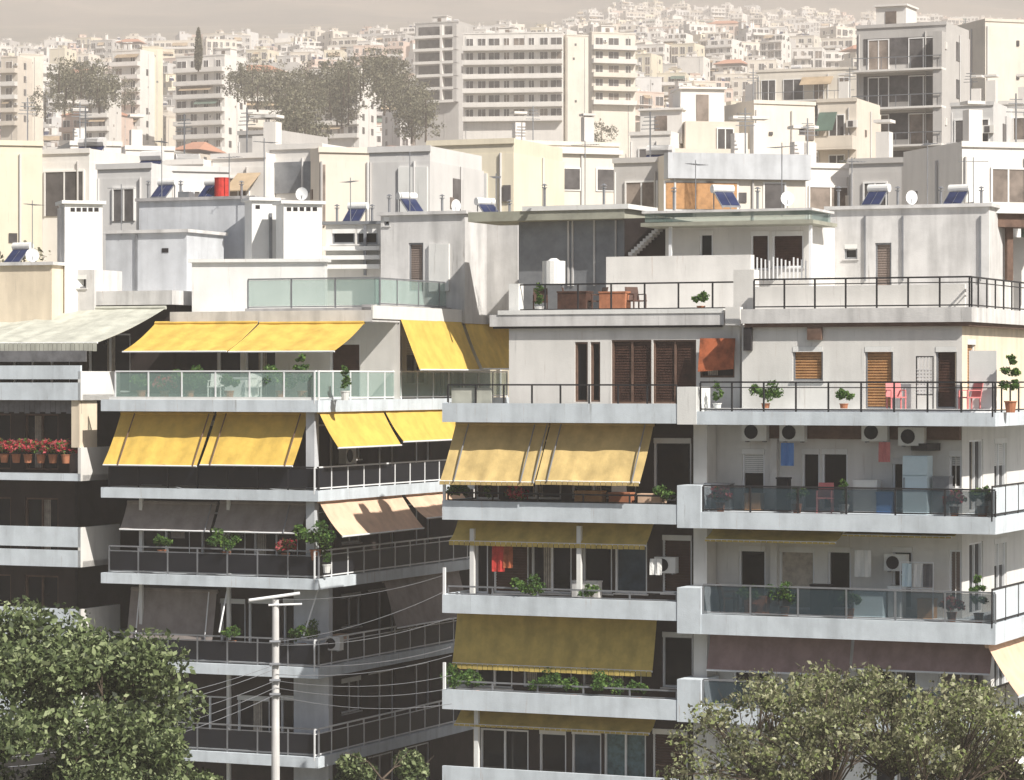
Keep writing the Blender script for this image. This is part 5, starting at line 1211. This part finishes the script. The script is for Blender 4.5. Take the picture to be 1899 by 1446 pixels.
# roof antennas
def antenna_proto(n, h):
    o = bpy.data.objects.new('roof_antenna', None); COL.objects.link(o); o['_b'] = [0.0, 0.0, 0.0]; o['category'] = 'antenna'
    MB('grey_metal').tube((0, 0, 0), (0, 0, h), .025, 6).build('mast', o)
    b = MB('grey_metal').tube((-.7, 0, h-.2), (.7, 0, h-.2), .014, 4)
    for k in range(n): x = -.65+1.3*k/(n-1); b.tube((x, -.3+.02*k, h-.2), (x, .3-.02*k, h-.2), .010, 4)
    b.build('yagi_bars', o); return o
AP = [[antenna_proto(7, 2.6), [False, None]], [antenna_proto(10, 3.4), [False, None]]]
for i, (px, py, d, l) in enumerate(((225, 425, 113.8, 'antenna on the low blue-grey roof wall'), (300, 365, 118, 'antenna on the left of the blue-grey stair room'), (425, 365, 118, 'antenna on the right of the blue-grey stair room'), (490, 368, 115, 'antenna on the narrow white chimney'), (650, 412, 115, 'antenna over the small white roof room with dark windows'), (760, 394, 114, 'antenna over the taupe-doored penthouse'), (920, 404, 115, 'antenna at the right end of the pale penthouse'), (1085, 380, 108, 'antenna on the grey shed front canopy'), (1290, 388, 104, 'antenna left on the glass roof canopy'), (1450, 388, 104, 'antenna right on the glass roof canopy'), (1580, 381, 106, 'antenna at the left of the big pale stair room'), (1720, 381, 106, 'antenna at the middle of the big pale stair room'), (1805, 381, 106, 'antenna at the right of the big pale stair room'), (60, 487, 111.5, 'antenna on the cream roof wall at far left'))):
    p = AP[i % 2]; x, y, z_ = W3(px, py, d); place(p[0], p[1], (x, y, z_-.25), i*1.3, l, 'rooftop antennas', .75)

def heater_proto():
    o = bpy.data.objects.new('solar_water_heater', None); COL.objects.link(o); o['_b'] = [0.0, 0.0, 0.0]; o['category'] = 'water heater'
    MB('white_paint').tube((-.65, .35, 1.15), (.65, .35, 1.15), .24, 14).build('tank', o)
    MB('grey_metal').sheet([[(-.6, .25, .98), (.6, .25, .98)], [(-.6, -.75, .12), (.6, -.75, .12)]], .07).build('panel_frame', o)
    for a in (-.55, .02): MB('solar_panel').sheet([[(a, .2, .955), (a+.53, .2, .955)], [(a, -.70, .18), (a+.53, -.70, .18)]], .012).build('panel', o)
    for a in (-.55, .5):
        MB('grey_metal').box(LF, a, a+.05, -.40, -.35, 0, .93).box(LF, a, a+.05, .70, .75, 0, .07).build('leg', o)
    return o
HP = [heater_proto(), [False, None]]
for p in HP[0].children:
    if p.name.startswith('panel'): p.location = (0, 0, .02)
for i, (px, py, d, rz, l) in enumerate(((305, 371, 119, -.5, 'solar water heater at the left of the blue-grey stair room roof'), (392, 371, 119, -.5, 'solar water heater at the middle of the blue-grey stair room roof'), (760, 398, 114.5, .6, 'solar water heater on the pale penthouse, over its taupe door'), (905, 408, 115, .6, 'solar water heater at the right of the pale penthouse roof'), (1625, 386, 106, -.6, 'solar water heater at the left on the big pale stair room'), (1775, 386, 107, -.6, 'solar water heater at the right on the big pale stair room'), (1345, 388, 104, .4, 'solar water heater on the glass roof canopy'), (660, 416, 116, -.4, 'solar water heater above the small dark roof windows'), (35, 492, 111.5, -.5, 'solar water heater on the cream roof wall at far left'))):
    x, y, z_ = W3(px, py, d); place(HP[0], HP[1], (x, y, z_), rz, l, 'solar water heaters on the near roofs', .62)
def dish_proto():
    o = bpy.data.objects.new('satellite_dish', None); COL.objects.link(o); o['_b'] = [0.0, 0.0, 0.0]; o['category'] = 'satellite dish'
    MB('grey_metal').tube((0, 0, 0), (0, 0, .7), .03, 6).build('mast', o)
    b = MB('white_metal'); pr_ = None
    for k in range(5):
        r = .1*(k+1); ring = [(r*math.cos(t*math.pi/8), -.05-.9*(.5*.5-r*r)*-1*.45, .8+r*math.sin(t*math.pi/8)) for t in range(16)]
        if pr_ is None: b.face(ring[::-1])
        else:
            for t in range(16): b.face([pr_[t], pr_[(t+1) % 16], ring[(t+1) % 16], ring[t]])
        pr_ = [q for q in ring]
    b.build('reflector', o); MB('grey_metal').tube((0, -.02, .35), (0, -.45, .75), .015, 5).build('feed_arm', o); return o
DP = [dish_proto(), [False, None]]
for i, (px, py, d, rz, l) in enumerate(((350, 371, 118, .5, 'satellite dish between the two solar heaters on the blue-grey stair room'), (560, 378, 114, -.3, 'satellite dish on the white chimney with a row of slots, right of the door'), (845, 400, 114, .8, 'satellite dish at the middle of the pale penthouse roof'), (1460, 388, 104, .3, 'satellite dish at the right end of the glass roof canopy'), (1690, 386, 106, .5, 'satellite dish at the middle of the big pale stair room roof'), (60, 492, 111, .2, 'satellite dish on the cream roof wall at far left'))):
    x, y, z_ = W3(px, py, d); place(DP[0], DP[1], (x, y, z_-.02), rz, l, 'satellite dishes on the near roofs', .5)
rt_ = thing('oil_drum', W3(412, 371, 118.5), 'red drum standing on the blue-grey stair room roof', 'drum'); x, y, z_ = W3(412, 371, 118.5)
MB('red_cloth').tube((x, y, z_), (x, y, z_+.85), .30, 16).build('body', rt_); MB('red_cloth').tube((x, y, z_+.851), (x, y, z_+.88), .31, 16).build('lid', rt_)

# ------------------------------------------------------------------ air
hz = bpy.data.meshes.new('haze'); zb, zt = -1.5, 560.0
xs, y0, y1 = 1700, -70, 3600
hz.from_pydata([(-xs, y0, zb), (xs, y0, zb), (xs, y1, zb), (-xs, y1, zb), (-xs, y0, zt), (xs, y0, zt), (xs, y1, zt), (-xs, y1, zt)], [], [(0, 3, 2, 1), (4, 5, 6, 7), (0, 1, 5, 4), (1, 2, 6, 5), (2, 3, 7, 6), (3, 0, 4, 7)])
m = bpy.data.materials.new('haze_air'); m.use_nodes = True; n = m.node_tree; n.nodes.clear()
o_ = n.nodes.new('ShaderNodeOutputMaterial'); pv = n.nodes.new('ShaderNodeVolumePrincipled')
pv.inputs['Color'].default_value = (.965, .905, .86, 1); pv.inputs['Density'].default_value = HAZE; pv.inputs['Anisotropy'].default_value = .0
n.links.new(pv.outputs[0], o_.inputs['Volume']); hz.materials.append(m)
ho = bpy.data.objects.new('haze', hz); COL.objects.link(ho); ho['kind'] = 'stuff'; ho['label'] = 'warm pale haze lying over the whole city'
for o in bpy.data.objects:
    for k in ('_b', '_i'):
        if k in o: del o[k]
